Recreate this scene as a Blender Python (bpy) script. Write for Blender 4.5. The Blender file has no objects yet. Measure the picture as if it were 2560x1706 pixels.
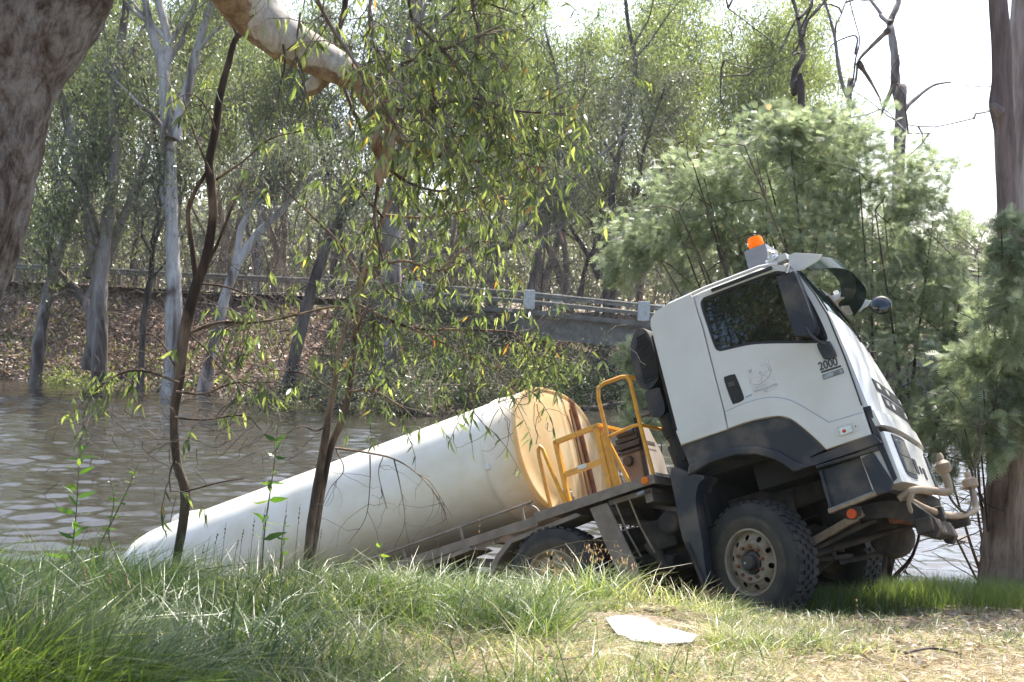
import bpy, bmesh, math, random
import numpy as np
from mathutils import Vector, Matrix
from mathutils.geometry import tessellate_polygon
R_ = math.radians
EYE = 1.65                      # camera height above the ground at the photographer's feet
F = 3300.0                      # focal length in photograph pixels (2560 wide)
ROLL = R_(2.5); PITCH = 0.01606

# ---------------------------------------------------------------- camera
scene = bpy.context.scene
COL = scene.collection
cam_d = bpy.data.cameras.new('camera'); cam = bpy.data.objects.new('camera', cam_d); COL.objects.link(cam)
cam_d.sensor_width = 36.0; cam_d.lens = F/2560*36.0; cam_d.clip_end = 2000; cam_d.clip_start = 0.1
cam.matrix_world = Matrix.Translation((0, 0, EYE)) @ Matrix.Rotation(math.pi/2-PITCH, 4, 'X') @ Matrix.Rotation(ROLL, 4, 'Z')
cam_d.dof.use_dof = True; cam_d.dof.focus_distance = 11.0; cam_d.dof.aperture_fstop = 6.3
scene.camera = cam
# ---------------------------------------------------------------- world, sun, exposure
SUN_EL = R_(57); SUN_AZ = R_(22)          # azimuth measured from +Y towards +X
world = bpy.data.worlds.new('World'); scene.world = world; world.use_nodes = True
wn = world.node_tree.nodes; wl = world.node_tree.links
bg = wn['Background']; sky = wn.new('ShaderNodeTexSky'); sky.sky_type = 'NISHITA'
sky.sun_disc = False; sky.sun_elevation = SUN_EL; sky.sun_rotation = SUN_AZ
sky.air_density = 1.0; sky.dust_density = 3.0; sky.ozone_density = 1.0
wl.new(sky.outputs[0], bg.inputs[0]); bg.inputs[1].default_value = 0.15
sd = bpy.data.lights.new('sun', 'SUN'); sd.energy = 4.6; sd.angle = R_(0.53); sd.color = (1.0, 0.95, 0.86)
sun = bpy.data.objects.new('sun', sd); COL.objects.link(sun)
to_sun = Vector((math.sin(SUN_AZ)*math.cos(SUN_EL), math.cos(SUN_AZ)*math.cos(SUN_EL), math.sin(SUN_EL)))
sun.rotation_euler = to_sun.to_track_quat('Z', 'Y').to_euler(); sun.location = (10, 30, 60)
scene.view_settings.view_transform = 'Standard'; scene.view_settings.look = 'None'
scene.view_settings.gamma = 1.0; scene.view_settings.use_curve_mapping = False
scene.view_settings.exposure = 1.42
scene.render.engine = 'CYCLES'
scene.cycles.max_bounces = 6; scene.cycles.transparent_max_bounces = 4; scene.cycles.diffuse_bounces = 3
scene.cycles.glossy_bounces = 3; scene.cycles.transmission_bounces = 4
scene.cycles.use_denoising = True; scene.cycles.caustics_reflective = False; scene.cycles.caustics_refractive = False

# ---------------------------------------------------------------- helpers
_c, _s = math.cos(ROLL), math.sin(ROLL); _cp, _sp = math.cos(PITCH), math.sin(PITCH)
def at(px, py, D):
    """the world point at depth D (world y) that the photograph shows at full-size pixel px, py"""
    dx, dy = px-1280.0, py-853.0
    u, v = _c*dx+_s*dy, -_s*dx+_c*dy
    a = np.array([u/F, _cp-v/F*_sp, -_sp-v/F*_cp])
    a = a*(D/a[1]); return np.array([a[0], D, a[2]+EYE])
def dat(px, py, D): return at(px*1.088, py*1.088, D)
TR = np.array([[0.80574673, 0.54462161, -0.23272196], [-0.46370738, 0.82455598, 0.32416495], [0.36843952, -0.15327996, 0.91692834]])
TT = np.array([3.12459348, 13.16046569, -2.82024618+EYE])
def tag(o, label=None, cat=None, group=None, kind=None):
    if label: o['label'] = label
    if cat: o['category'] = cat
    if group: o['group'] = group
    if kind: o['kind'] = kind
    return o
def empty(name, label, cat, group=None, loc=(0, 0, 0)):
    o = bpy.data.objects.new(name, None); COL.objects.link(o); o.location = loc; o.empty_display_size = .3
    return tag(o, label, cat, group)
def link(name, me, mat=None, parent=None):
    if mat is not None: me.materials.append(mat)
    o = bpy.data.objects.new(name, me); COL.objects.link(o)
    if parent is not None: o.parent = parent
    return o
def np_mesh(name, verts, faces, smooth=False, tint=None):
    """verts (n,3), faces (m,k) all of one size"""
    me = bpy.data.meshes.new(name); v = np.asarray(verts, np.float32); f = np.asarray(faces, np.int32)
    me.vertices.add(len(v)); me.vertices.foreach_set('co', v.ravel())
    me.loops.add(f.size); me.loops.foreach_set('vertex_index', f.ravel())
    me.polygons.add(len(f)); me.polygons.foreach_set('loop_start', np.arange(0, f.size, f.shape[1], dtype=np.int32))
    me.polygons.foreach_set('loop_total', np.full(len(f), f.shape[1], np.int32))
    if smooth: me.polygons.foreach_set('use_smooth', np.ones(len(f), bool))
    if tint is not None:
        a = me.attributes.new('tint', 'FLOAT', 'FACE'); a.data.foreach_set('value', np.asarray(tint, np.float32).ravel())
    me.update(calc_edges=True); me.validate(); return me
class MB:
    def __init__(s): s.v = []; s.f = []
    def add(s, vs, fs):
        n = len(s.v); s.v += [tuple(map(float, p)) for p in vs]; s.f += [tuple(n+i for i in q) for q in fs]; return s
    def box(s, c, size, rot=None):
        hx, hy, hz = [k/2 for k in size]
        P = [Vector((x, y, z)) for x in (-hx, hx) for y in (-hy, hy) for z in (-hz, hz)]
        M = rot if rot is not None else Matrix.Identity(3)
        return s.add([M @ p+Vector(c) for p in P], [(0, 1, 3, 2), (4, 6, 7, 5), (0, 4, 5, 1), (2, 3, 7, 6), (0, 2, 6, 4), (1, 5, 7, 3)])
    def bar(s, a, b, w, h=None, up=(0, 0, 1)):
        a = Vector(a); b = Vector(b); d = b-a; L = d.length; d.normalize(); u = Vector(up)
        x = d.cross(u)
        if x.length < 1e-4: x = d.cross(Vector((1, 0, 0)))
        x.normalize(); z = x.cross(d)
        return s.box((a+b)/2, (w, L, h or w), Matrix((x, d, z)).transposed())
    def tube(s, pts, rad, seg=8, cap=True):
        P = [Vector(p) for p in pts]; n = len(P)
        if not hasattr(rad, '__len__'): rad = [rad]*n
        ref = None; rings = []
        for i in range(n):
            t = (P[min(i+1, n-1)]-P[max(i-1, 0)]).normalized()
            if ref is None:
                ref = t.cross(Vector((0.31, 0.2, 0.93)))
                if ref.length < .1: ref = t.cross(Vector((1, 0, 0)))
            ref = (ref-t*ref.dot(t)).normalized(); b = t.cross(ref)
            rings.append([P[i]+(ref*math.cos(2*math.pi*k/seg)+b*math.sin(2*math.pi*k/seg))*rad[i] for k in range(seg)])
        vs = [p for r in rings for p in r]
        fs = [(i*seg+k, i*seg+(k+1) % seg, (i+1)*seg+(k+1) % seg, (i+1)*seg+k) for i in range(n-1) for k in range(seg)]
        if cap: fs += [tuple(range(seg))[::-1], tuple((n-1)*seg+k for k in range(seg))]
        return s.add(vs, fs)
    def lathe(s, prof, seg=40, c=(0, 0, 0), M=None):
        """prof (r, a): radius about and position along the y axis, from c"""
        M = M or Matrix.Identity(3); c = Vector(c); vs = []
        for r, a in prof:
            for k in range(seg):
                t = 2*math.pi*k/seg; vs.append(M @ Vector((r*math.cos(t), a, r*math.sin(t)))+c)
        n = len(prof)
        return s.add(vs, [(i*seg+k, (i+1)*seg+k, (i+1)*seg+(k+1) % seg, i*seg+(k+1) % seg) for i in range(n-1) for k in range(seg)])
    def plate(s, outline, fn, th, holes=()):
        """2D outline (with holes) mapped by fn(u, v, off); a slab of thickness th"""
        loops = [list(outline)]+[list(h) for h in holes]
        flat = [p for l in loops for p in l]
        tris = tessellate_polygon([[Vector((p[0], p[1], 0)) for p in l] for l in loops])
        n = len(flat); vs = [fn(p[0], p[1], 0) for p in flat]+[fn(p[0], p[1], -th) for p in flat]
        def area(t): a, b, c = [flat[i] for i in t]; return (b[0]-a[0])*(c[1]-a[1])-(b[1]-a[1])*(c[0]-a[0])
        tris = [t if area(t) > 0 else t[::-1] for t in tris]
        fs = [tuple(t) for t in tris]+[tuple(n+i for i in t[::-1]) for t in tris]
        k = 0
        for l in loops:
            m = len(l)
            for i in range(m): a = k+i; b = k+(i+1) % m; fs.append((a, n+a, n+b, b))
            k += m
        return s.add(vs, fs)
    def build(s, name, mat, parent=None, smooth=False, bevel=0, angle=40):
        me = bpy.data.meshes.new(name); me.from_pydata(s.v, [], s.f); me.update()
        bm = bmesh.new(); bm.from_mesh(me); bmesh.ops.recalc_face_normals(bm, faces=bm.faces)
        if smooth:
            ca = math.radians(angle)
            for f in bm.faces: f.smooth = True
            for e in bm.edges:
                if len(e.link_faces) == 2 and e.calc_face_angle(0) > ca: e.smooth = False
        bm.to_mesh(me); bm.free()
        o = link(name, me, mat, parent)
        if bevel:
            b = o.modifiers.new('bevel', 'BEVEL'); b.width = bevel; b.segments = 2; b.limit_method = 'ANGLE'; b.angle_limit = R_(50); b.harden_normals = False
        return o
def rrect(x0, y0, x1, y1, r, n=5):
    P = []
    for cx, cy, a0 in ((x1-r, y0+r, -90), (x1-r, y1-r, 0), (x0+r, y1-r, 90), (x0+r, y0+r, 180)):
        for k in range(n+1): a = R_(a0+90*k/n); P.append((cx+r*math.cos(a), cy+r*math.sin(a)))
    return P
def smooth_poly(P, n=4, closed=False):
    """Catmull-Rom resample"""
    P = [np.array(p, float) for p in P]; m = len(P); out = []
    rng = range(m if closed else m-1)
    for i in rng:
        p0 = P[(i-1) % m] if (closed or i > 0) else P[0]*2-P[1]; p1 = P[i]; p2 = P[(i+1) % m]
        p3 = P[(i+2) % m] if (closed or i+2 < m) else P[-1]*2-P[-2]
        for k in range(n):
            t = k/n; out.append(.5*(2*p1+(p2-p0)*t+(2*p0-5*p1+4*p2-p3)*t*t+(3*p1-p0-3*p2+p3)*t**3))
    if not closed: out.append(P[-1])
    return out

# ---------------------------------------------------------------- materials
def nodes(name):
    m = bpy.data.materials.new(name); m.use_nodes = True
    return m, m.node_tree.nodes, m.node_tree.links, m.node_tree.nodes['Principled BSDF']
def ramp(N, stops):
    r = N.new('ShaderNodeValToRGB'); e = r.color_ramp.elements
    while len(e) < len(stops): e.new(0.5)
    for k, (p, c) in enumerate(stops): e[k].position = p; e[k].color = (*c, 1) if len(c) == 3 else c
    return r
def noise(N, L, scale, detail=4, coord=None, stretch=None, rough=.55, dist=0):
    t = N.new('ShaderNodeTexNoise'); t.inputs['Scale'].default_value = scale; t.inputs['Detail'].default_value = detail
    t.inputs['Roughness'].default_value = rough; t.inputs['Distortion'].default_value = dist
    tc = N.new('ShaderNodeTexCoord'); mp = N.new('ShaderNodeMapping')
    if stretch: mp.inputs['Scale'].default_value = stretch
    L.new(tc.outputs[coord or 'Object'], mp.inputs[0]); L.new(mp.outputs[0], t.inputs[0]); return t
def mat(name, c1, c2=None, scale=6, rough=.6, bump=0, bscale=None, metal=0, spec=.5, stretch=None, lo=.35, hi=.65, coat=0, bdist=.01):
    m, N, L, b = nodes(name)
    b.inputs['Roughness'].default_value = rough; b.inputs['Metallic'].default_value = metal
    b.inputs['Specular IOR Level'].default_value = spec; b.inputs['Coat Weight'].default_value = coat
    if c2 is None: b.inputs['Base Color'].default_value = (*c1, 1)
    else:
        t = noise(N, L, scale, 5, stretch=stretch); r = ramp(N, [(lo, c1), (hi, c2)])
        L.new(t.outputs[0], r.inputs[0]); L.new(r.outputs[0], b.inputs['Base Color'])
    if bump:
        t2 = noise(N, L, bscale or scale*4, 5, stretch=stretch); bp = N.new('ShaderNodeBump')
        bp.inputs['Strength'].default_value = bump; bp.inputs['Distance'].default_value = bdist
        L.new(t2.outputs[0], bp.inputs['Height']); L.new(bp.outputs[0], b.inputs['Normal'])
    return m
def leaf_mat(name, stops, trans=.45, rough=.45, tc=(1.0, 1.15, .55)):
    """opaque reflecting + transmitting leaf; colour from the per-face attribute tint"""
    m, N, L, b = nodes(name)
    a = N.new('ShaderNodeAttribute'); a.attribute_name = 'tint'; r = ramp(N, stops); L.new(a.outputs['Fac'], r.inputs[0])
    L.new(r.outputs[0], b.inputs['Base Color']); b.inputs['Roughness'].default_value = rough; b.inputs['Specular IOR Level'].default_value = .5
    tr = N.new('ShaderNodeBsdfTranslucent'); mx = N.new('ShaderNodeMixShader'); mx.inputs[0].default_value = trans
    mc = N.new('ShaderNodeMix'); mc.data_type = 'RGBA'; mc.blend_type = 'MULTIPLY'; mc.inputs[0].default_value = 1
    L.new(r.outputs[0], mc.inputs[6]); mc.inputs[7].default_value = (tc[0]*1.6, tc[1]*1.6, tc[2]*1.6, 1); L.new(mc.outputs[2], tr.inputs[0])
    L.new(b.outputs[0], mx.inputs[1]); L.new(tr.outputs[0], mx.inputs[2]); L.new(mx.outputs[0], N['Material Output'].inputs[0])
    return m
def bark_mat(name, light, mid, dark, st=(1, 1, .25), sc=3.0, bump=.5, lo=.38, hi=.6, bd=.03):
    m, N, L, b = nodes(name); b.inputs['Roughness'].default_value = .85; b.inputs['Specular IOR Level'].default_value = .2
    t = noise(N, L, sc, 6, stretch=st, dist=.6); r = ramp(N, [(lo, dark), ((lo+hi)/2, mid), (hi, light)])
    L.new(t.outputs[0], r.inputs[0])
    t3 = noise(N, L, sc*7, 6, stretch=(1, 1, .12), rough=.7); r3 = ramp(N, [(.35, (.55, .5, .47)), (.6, (1, 1, 1))]); L.new(t3.outputs[0], r3.inputs[0])
    mc = N.new('ShaderNodeMix'); mc.data_type = 'RGBA'; mc.blend_type = 'MULTIPLY'; mc.inputs[0].default_value = .8
    L.new(r.outputs[0], mc.inputs[6]); L.new(r3.outputs[0], mc.inputs[7]); L.new(mc.outputs[2], b.inputs['Base Color'])
    bp = N.new('ShaderNodeBump'); bp.inputs['Strength'].default_value = bump; bp.inputs['Distance'].default_value = bd
    L.new(t3.outputs[0], bp.inputs['Height']); L.new(bp.outputs[0], b.inputs['Normal'])
    return m
M = {}
# ================================================================ the land and the river
WATER_Z = -4.0+EYE
rs = np.random.RandomState(7)
def vnoise(x, y, s, seed=0):
    """cheap smooth value noise, numpy"""
    x = np.asarray(x, float)*s+seed*17.3; y = np.asarray(y, float)*s+seed*9.1
    xi = np.floor(x); yi = np.floor(y); xf = x-xi; yf = y-yi; u = xf*xf*(3-2*xf); v = yf*yf*(3-2*yf)
    def h(a, b): q = np.sin(a*127.1+b*311.7+seed*74.7)*43758.5453; return q-np.floor(q)
    return (h(xi, yi)*(1-u)+h(xi+1, yi)*u)*(1-v)+(h(xi, yi+1)*(1-u)+h(xi+1, yi+1)*u)*v
PROF = {-3.0: [(-40, -1.2), (0, -1.65), (5, -1.63), (7.2, -1.80), (8.4, -1.98), (10, -2.8), (13, -4.25), (18, -5.3), (30, -6)],
        -0.5: [(-40, -1.2), (0, -1.65), (5.5, -1.62), (8, -1.83), (9.4, -1.98), (10.8, -2.75), (13, -3.75), (16, -4.7), (19, -5.3), (30, -6)],
        0.5: [(-40, -1.2), (0, -1.65), (6, -1.62), (8, -1.83), (9.8, -2.05), (11.3, -2.72), (13.3, -3.18), (16, -4.4), (19, -5.3), (30, -6)],
        2.4: [(-40, -1.2), (0, -1.65), (6, -1.60), (8.3, -1.91), (10, -2.22), (12.2, -2.64), (13.6, -2.86), (15.2, -3.3), (18.5, -5.0), (30, -6)],
        5.0: [(-40, -1.2), (0, -1.65), (6, -1.60), (8.3, -1.90), (12.2, -2.55), (14.3, -2.82), (15.3, -2.95), (16.5, -3.6), (19, -5.0), (30, -6)]}
XK = sorted(PROF)
def near_z(x, y):
    x = np.asarray(x, float); y = np.asarray(y, float)
    C = [np.interp(y, [p[0] for p in PROF[k]], [p[1] for p in PROF[k]]) for k in XK]
    xc = np.clip(x, XK[0], XK[-1]); out = np.zeros_like(xc+y)
    for i in range(len(XK)-1):
        t = (xc-XK[i])/(XK[i+1]-XK[i]); m = (t >= 0) & (t <= 1); t = t*t*(3-2*t); out = np.where(m, C[i]*(1-t)+C[i+1]*t, out)
    out = out+.10*(vnoise(x, y, .9, 1)-.5)*np.clip((y-3)/4, 0, 1)+.05*(vnoise(x, y, 3.1, 2)-.5)
    return out+EYE
def grid(name, xs, ys, zf, mt, kind='structure'):
    X, Yg = np.meshgrid(xs, ys, indexing='ij'); Z = zf(X, Yg); v = np.stack([X, Yg, Z], -1).reshape(-1, 3); ny = len(ys)
    i, j = np.meshgrid(np.arange(len(xs)-1), np.arange(ny-1), indexing='ij'); a = (i*ny+j).ravel()
    o = link(name, np_mesh(name, v, np.stack([a, a+ny, a+ny+1, a+1], -1), True), mt); return tag(o, kind=kind)
def ground_mat(name, stops, scale=1.2, fine=22, grass=None, bump=.6, bd=.03):
    m, N, L, b = nodes(name); b.inputs['Roughness'].default_value = .95; b.inputs['Specular IOR Level'].default_value = .1
    t = noise(N, L, fine, 8, rough=.75); r = ramp(N, stops); L.new(t.outputs[0], r.inputs[0]); col = r.outputs[0]
    if grass:
        g = noise(N, L, scale, 4); gr = ramp(N, [(.45, (0, 0, 0)), (.62, (1, 1, 1))]); L.new(g.outputs[0], gr.inputs[0])
        mm = N.new('ShaderNodeMix'); mm.data_type = 'RGBA'; L.new(gr.outputs[0], mm.inputs[0]); L.new(col, mm.inputs[6]); mm.inputs[7].default_value = (*grass, 1); col = mm.outputs[2]
    L.new(col, b.inputs['Base Color']); bp = N.new('ShaderNodeBump'); bp.inputs['Strength'].default_value = bump; bp.inputs['Distance'].default_value = bd
    L.new(t.outputs[0], bp.inputs['Height']); L.new(bp.outputs[0], b.inputs['Normal']); return m
M['bank'] = ground_mat('near_bank_soil', [(.3, (.10, .075, .055)), (.5, (.24, .19, .14)), (.68, (.42, .36, .28))], .8, 18, (.10, .10, .045))
M['far'] = ground_mat('far_bank_leaf_litter', [(.32, (.06, .042, .03)), (.5, (.26, .18, .13)), (.66, (.50, .38, .31))], .22, 5, (.17, .17, .07), 1, .12)
xs = np.concatenate([np.linspace(-40, -8, 20)[:-1], np.linspace(-8, 10, 150), np.linspace(10, 45, 20)[1:]])
ys = np.concatenate([np.linspace(-40, 2, 20)[:-1], np.linspace(2, 20, 150), np.linspace(20, 30, 6)[1:]])
grid('near_bank', xs, ys, near_z, M['bank'])
# far bank: a shoreline, then a rise to the level of the road
SH = [(-90, 75), (-40, 68), (-16, 62), (-10, 56), (-5, 52), (0, 54), (4, 60), (9, 66), (20, 72), (60, 80), (120, 90)]
def shore(x): return np.interp(x, [p[0] for p in SH], [p[1] for p in SH])+1.2*(vnoise(x, 0, .35, 4)-.5)
def road_y(x): return 70.5-.10*(np.asarray(x, float)+10)
def far_z(x, y):
    s = y-shore(x); crest = np.maximum(road_y(x)-1.5-shore(x), 3.0)
    left = -4.3+np.clip(s/crest, -.15, 1)*4.9; left = np.where(s > crest, .62, left)
    right = -4.3+np.clip(s, -1, 30)*.10+np.clip(s-4, 0, 14)*.05
    w = 1/(1+np.exp((x+1.5)/1.1)); z = left*w+right*(1-w)
    z = np.where(s < -.5, -4.3+.6*(s+.5), z); z = np.maximum(z, -7.5)
    z = z+.5*(vnoise(x, y, .45, 5)-.5)*(s > 0)+.22*(vnoise(x, y, 1.6, 6)-.5)*(s > 0)+np.clip(y-90, 0, 100)*.01
    return z+EYE
xs = np.concatenate([np.linspace(-140, -45, 24)[:-1], np.linspace(-45, 40, 260), np.linspace(40, 150, 24)[1:]])
ys = np.concatenate([np.linspace(44, 80, 110)[:-1], np.linspace(80, 260, 40)])
grid('far_bank', xs, ys, far_z, M['far'])
# riverbed closes the terrain below the water
m, N, L, b = nodes('river_water'); b.inputs['Base Color'].default_value = (.034, .031, .023, 1); b.inputs['Roughness'].default_value = .03; b.inputs['IOR'].default_value = 1.333
b.inputs['Specular IOR Level'].default_value = .8
t1 = noise(N, L, 3.2, 6, stretch=(.5, 1.4, 1), rough=.66, dist=.5); t2 = noise(N, L, .35, 3, stretch=(.6, 1.2, 1))
mp = N.new('ShaderNodeMath'); mp.operation = 'MULTIPLY_ADD'; L.new(t2.outputs[0], mp.inputs[0]); mp.inputs[1].default_value = 1.6; L.new(t1.outputs[0], mp.inputs[2])
bp = N.new('ShaderNodeBump'); bp.inputs['Strength'].default_value = .5; bp.inputs['Distance'].default_value = .015; L.new(mp.outputs[0], bp.inputs['Height']); L.new(bp.outputs[0], b.inputs['Normal'])
M['water'] = m
xs = np.linspace(-140, 150, 40); ys = np.linspace(8, 120, 30)
grid('outer_river', xs, ys, lambda x, y: x*0+WATER_Z-.12, M['water'])
wr = np.random.RandomState(12); ny_, nx_ = 430, 520; yy = 12.5*(80/12.5)**np.linspace(0, 1, ny_); uu = np.linspace(-1, 1, nx_)
WY, WU = np.meshgrid(yy, uu, indexing='ij'); WX = WU*(.46*WY+3); WZ = np.zeros_like(WX)
for k in range(20):
    lam = wr.uniform(.28, 1.3); a = math.pi/2+wr.normal()*.5; q = 2*math.pi/lam; fade = np.clip(lam/(WY*.022), 0, 1)
    WZ += .0085*lam*fade*np.sin(q*(WX*math.cos(a)+WY*math.sin(a))+wr.uniform(0, 6.28)+2.2*vnoise(WX, WY, .5, 60+k))*(.4+1.1*vnoise(WX, WY, .16, 90+k))
i_, j_ = np.meshgrid(np.arange(ny_-1), np.arange(nx_-1), indexing='ij'); a_ = (i_*nx_+j_).ravel()
tag(link('river', np_mesh('river', np.stack([WX, WY, WZ+WATER_Z], -1).reshape(-1, 3), np.stack([a_, a_+1, a_+nx_+1, a_+nx_], -1), True), M['water']), kind='structure')
M['bed'] = mat('river_bed_mud', (.06, .05, .035)); grid('wider_ground', np.linspace(-700, 700, 8), np.linspace(-300, 900, 8), lambda x, y: x*0-7.6+EYE, M['bed'])
grid('distant_ground', np.linspace(-600, 600, 20), np.linspace(255, 900, 10), lambda x, y: x*0+2.0+EYE, M['far'])

# ================================================================ road embankment, guard rail and bridge
M['conc'] = mat('weathered_concrete', (.23, .21, .185), (.14, .125, .105), 3, .85, .3); M['concd'] = mat('stained_concrete', (.20, .185, .165), (.13, .12, .105), 2, .85, .3)
M['post'] = mat('whitewashed_post', (.62, .62, .60), (.45, .44, .41), 5, .8); M['rail'] = mat('galvanised_guard_rail', (.24, .23, .20), (.14, .135, .12), 3, .6, metal=.2)
M['asph'] = mat('asphalt', (.05, .05, .05), (.065, .063, .06), 8, .9); M['gpost'] = mat('weathered_timber_post', (.24, .20, .155), (.13, .11, .09), 4, .9)
Bt = [at(-700, 632, 72), at(0, 656, 70), at(520, 682, 68), at(1037, 706, 67), at(1324, 728, 66), at(1610, 757, 65), at(1950, 800, 63.5), at(2330, 852, 62), at(2900, 930, 59)]
Bt = [np.array(p) for p in Bt]
def along(i, t): return Bt[i]*(1-t)+Bt[i+1]*t
road = MB(); vs = []
for p in Bt: vs += [p+np.array([0, .45, -.98]), p+np.array([0, 7.2, -.98])]
road.add(vs, [(2*i, 2*i+2, 2*i+3, 2*i+1) for i in range(len(Bt)-1)]); o = road.build('road', M['asph']); tag(o, kind='structure')
br = empty('river_bridge', 'low concrete road bridge with white posts and double pipe rails, behind the truck cab', 'bridge', loc=tuple(Bt[3]))
def rel(o, root): o.matrix_parent_inverse = Matrix.Translation(-root.location); return o
for i in range(3, 8):
    a, c = Bt[i], Bt[i+1]
    for dz, r in ((-.10, .065), (-.50, .065)):
        b_ = MB(); b_.tube([a+[0, 0, dz], c+[0, 0, dz]], r, 8); rel(b_.build('pipe_rail', M['rail'], br, True), br)
    b_ = MB(); b_.bar(a+[0, 7, -.10], c+[0, 7, -.10], .12, .12); b_.bar(a+[0, 7, -.5], c+[0, 7, -.5], .12, .12); rel(b_.build('far_rail', M['rail'], br), br)
    b_ = MB(); b_.bar(a+[0, .1, -1.05], c+[0, .1, -1.05], .34, .22); rel(b_.build('kerb_beam', M['concd'], br), br)
    b_ = MB(); b_.bar(a+[0, 3.6, -1.12], c+[0, 3.6, -1.12], 7.0, .16); rel(b_.build('bridge_deck', M['concd'], br), br)
    for dy in (.45, 2.5, 4.8, 6.8):
        b_ = MB(); b_.bar(a+[0, dy, -1.75], c+[0, dy, -1.75], .36, 1.0); b_.bar(a+[0, dy, -2.2], c+[0, dy, -2.2], .55, .2); rel(b_.build('girder', M['conc'], br), br)
    nP = 1
for i in range(3, 9):
    for (o0, dy) in ((0, -.05), (1.6, 6.95)):
        p = Bt[i]+[o0 if i < 8 else 0, dy, 0]
        b_ = MB(); b_.box(p+[0, 0, -.42], (.85 if i in (3,) else .56, .30, .95)); rel(b_.build('rail_post', M['post'], br, bevel=.02), br)
    if i in (5, 7):
        b_ = MB(); b_.box(Bt[i]+[0, 3.6, -2.45], (.9, 7.6, .6)); [b_.box(Bt[i]+[0, yy, -5.2], (.7, .7, 5.2)) for yy in (.8, 3.6, 6.4)]; rel(b_.build('pier', M['conc'], br), br)
b_ = MB(); b_.box(Bt[3]+[-.1, 3.5, -2.2], (1.1, 8.4, 2.6)); b_.box(Bt[3]+[-1.2, -.6, -1.8], (2.6, .3, 2.4)); rel(b_.build('abutment', M['conc'], br), br)
gr = empty('guard_rail', 'long grey guard rail along the top of the road embankment on the far bank', 'guard rail', loc=tuple(Bt[0]))
for i in range(3):
    for k in range(4):
        a, c = along(i, k/4), along(i, (k+1)/4)
        b_ = MB(); prof = [(0, -.02), (.05, -.08), (.0, -.17), (.05, -.26), (0, -.34)]; vs = []
        for p in (a, c): vs += [p+np.array([0, -.08-q[0], q[1]]) for q in prof]+[p+np.array([0, -.07-q[0], q[1]]) for q in prof]
        b_.add(vs, [(j, j+1, 11+j, 10+j) for j in range(4)]+[(5+j, 15+j, 16+j, 6+j) for j in range(4)]); rel(b_.build('rail_panel', M['rail'], gr), gr)
        for t in (0, .33, .66):
            p = a*(1-t)+c*t; b_ = MB(); b_.box(p+[0, .05, -.42], (.18, .16, .95)); rel(b_.build('post', M['gpost'], gr), gr)
        if i == 0 and k < 2: pass
# a square marker post on the verge
mp_ = MB(); p = Bt[1]+[.9, .5, 0]; mp_.box(p+[0, 0, -.25], (.3, .1, .95)); tag(mp_.build('marker_post', M['gpost']), 'squat timber marker post at the left end of the guard rail by the big trunk', 'post')
# ================================================================ plant builders
def norm(a): return a/(np.linalg.norm(a, axis=-1, keepdims=True)+1e-9)
def leaves_np(P, D, L, W, rng, tint, curve=0.0, name='leaf', near=False, flat=None):
    """lanceolate leaves; P base, D direction, L length, W width"""
    n = len(P); S = norm(np.cross(D, rng.normal(size=(n, 3)))) if flat is None else norm(np.cross(D, flat)); L = L[:, None]; W = W[:, None]/2
    Nn = np.cross(D, S)
    if not near:
        v = np.stack([P, P+D*L*.42+S*W, P+D*L, P+D*L*.42-S*W], 1); f = np.arange(4*n).reshape(n, 4); return np_mesh(name, v.reshape(-1, 3), f, tint=tint)
    C = (rng.rand(n, 1)-.3)*curve*L
    pts = []
    for t, w, c in ((0, .12, 0), (.28, 1, .6), (.62, .72, 1.0), (1, .05, .3)):
        base = P+D*L*t+Nn*C*c+S*C*c*.5; pts += [base+S*W*w, base-S*W*w]
    v = np.stack(pts, 1).reshape(-1, 3); k = np.arange(n)[:, None]*8
    f = np.concatenate([k+np.array([[0, 1, 3, 2]]), k+np.array([[2, 3, 5, 4]]), k+np.array([[4, 5, 7, 6]])], 1).reshape(-1, 4)
    return np_mesh(name, v, f, tint=np.repeat(tint, 3))
class Tubes:
    """fast tube collector: every tube has the same ring count handling but any length"""
    def __init__(s): s.v = []; s.f = []; s.n = 0
    def add(s, P, r, seg=5):
        P = np.asarray(P, float); m = len(P); r = np.asarray(r, float)*np.ones(m)
        T = norm(np.gradient(P, axis=0)); ref = np.cross(T[0], [.3, .2, .93]); ref = ref/np.linalg.norm(ref); a = np.arange(seg)*2*np.pi/seg; R = np.zeros((m, 3))
        for i in range(m): ref = ref-T[i]*np.dot(ref, T[i]); ref /= np.linalg.norm(ref)+1e-9; R[i] = ref
        B = np.cross(T, R); V = P[:, None]+r[:, None, None]*(R[:, None]*np.cos(a)[None, :, None]+B[:, None]*np.sin(a)[None, :, None])
        i, k = np.meshgrid(np.arange(m-1), np.arange(seg), indexing='ij'); k2 = (k+1) % seg
        s.f.append((s.n+np.stack([i*seg+k, i*seg+k2, (i+1)*seg+k2, (i+1)*seg+k], -1)).reshape(-1, 4)); s.v.append(V.reshape(-1, 3)); s.n += m*seg
    def mesh(s, name): return np_mesh(name, np.concatenate(s.v), np.concatenate(s.f), True)
def wander(rng, p0, d0, L, n=6, wig=.25, lift=0.0, droop=0.0):
    P = [np.array(p0, float)]; d = norm(np.array(d0, float)); st = L/n
    for i in range(n):
        d = norm(d+rng.normal(size=3)*wig+np.array([0, 0, lift-droop*i/n])); P.append(P[-1]+d*st)
    return np.array(P)
def densify(P, n=4): return np.array(smooth_poly([tuple(p) for p in P], n))
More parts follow.
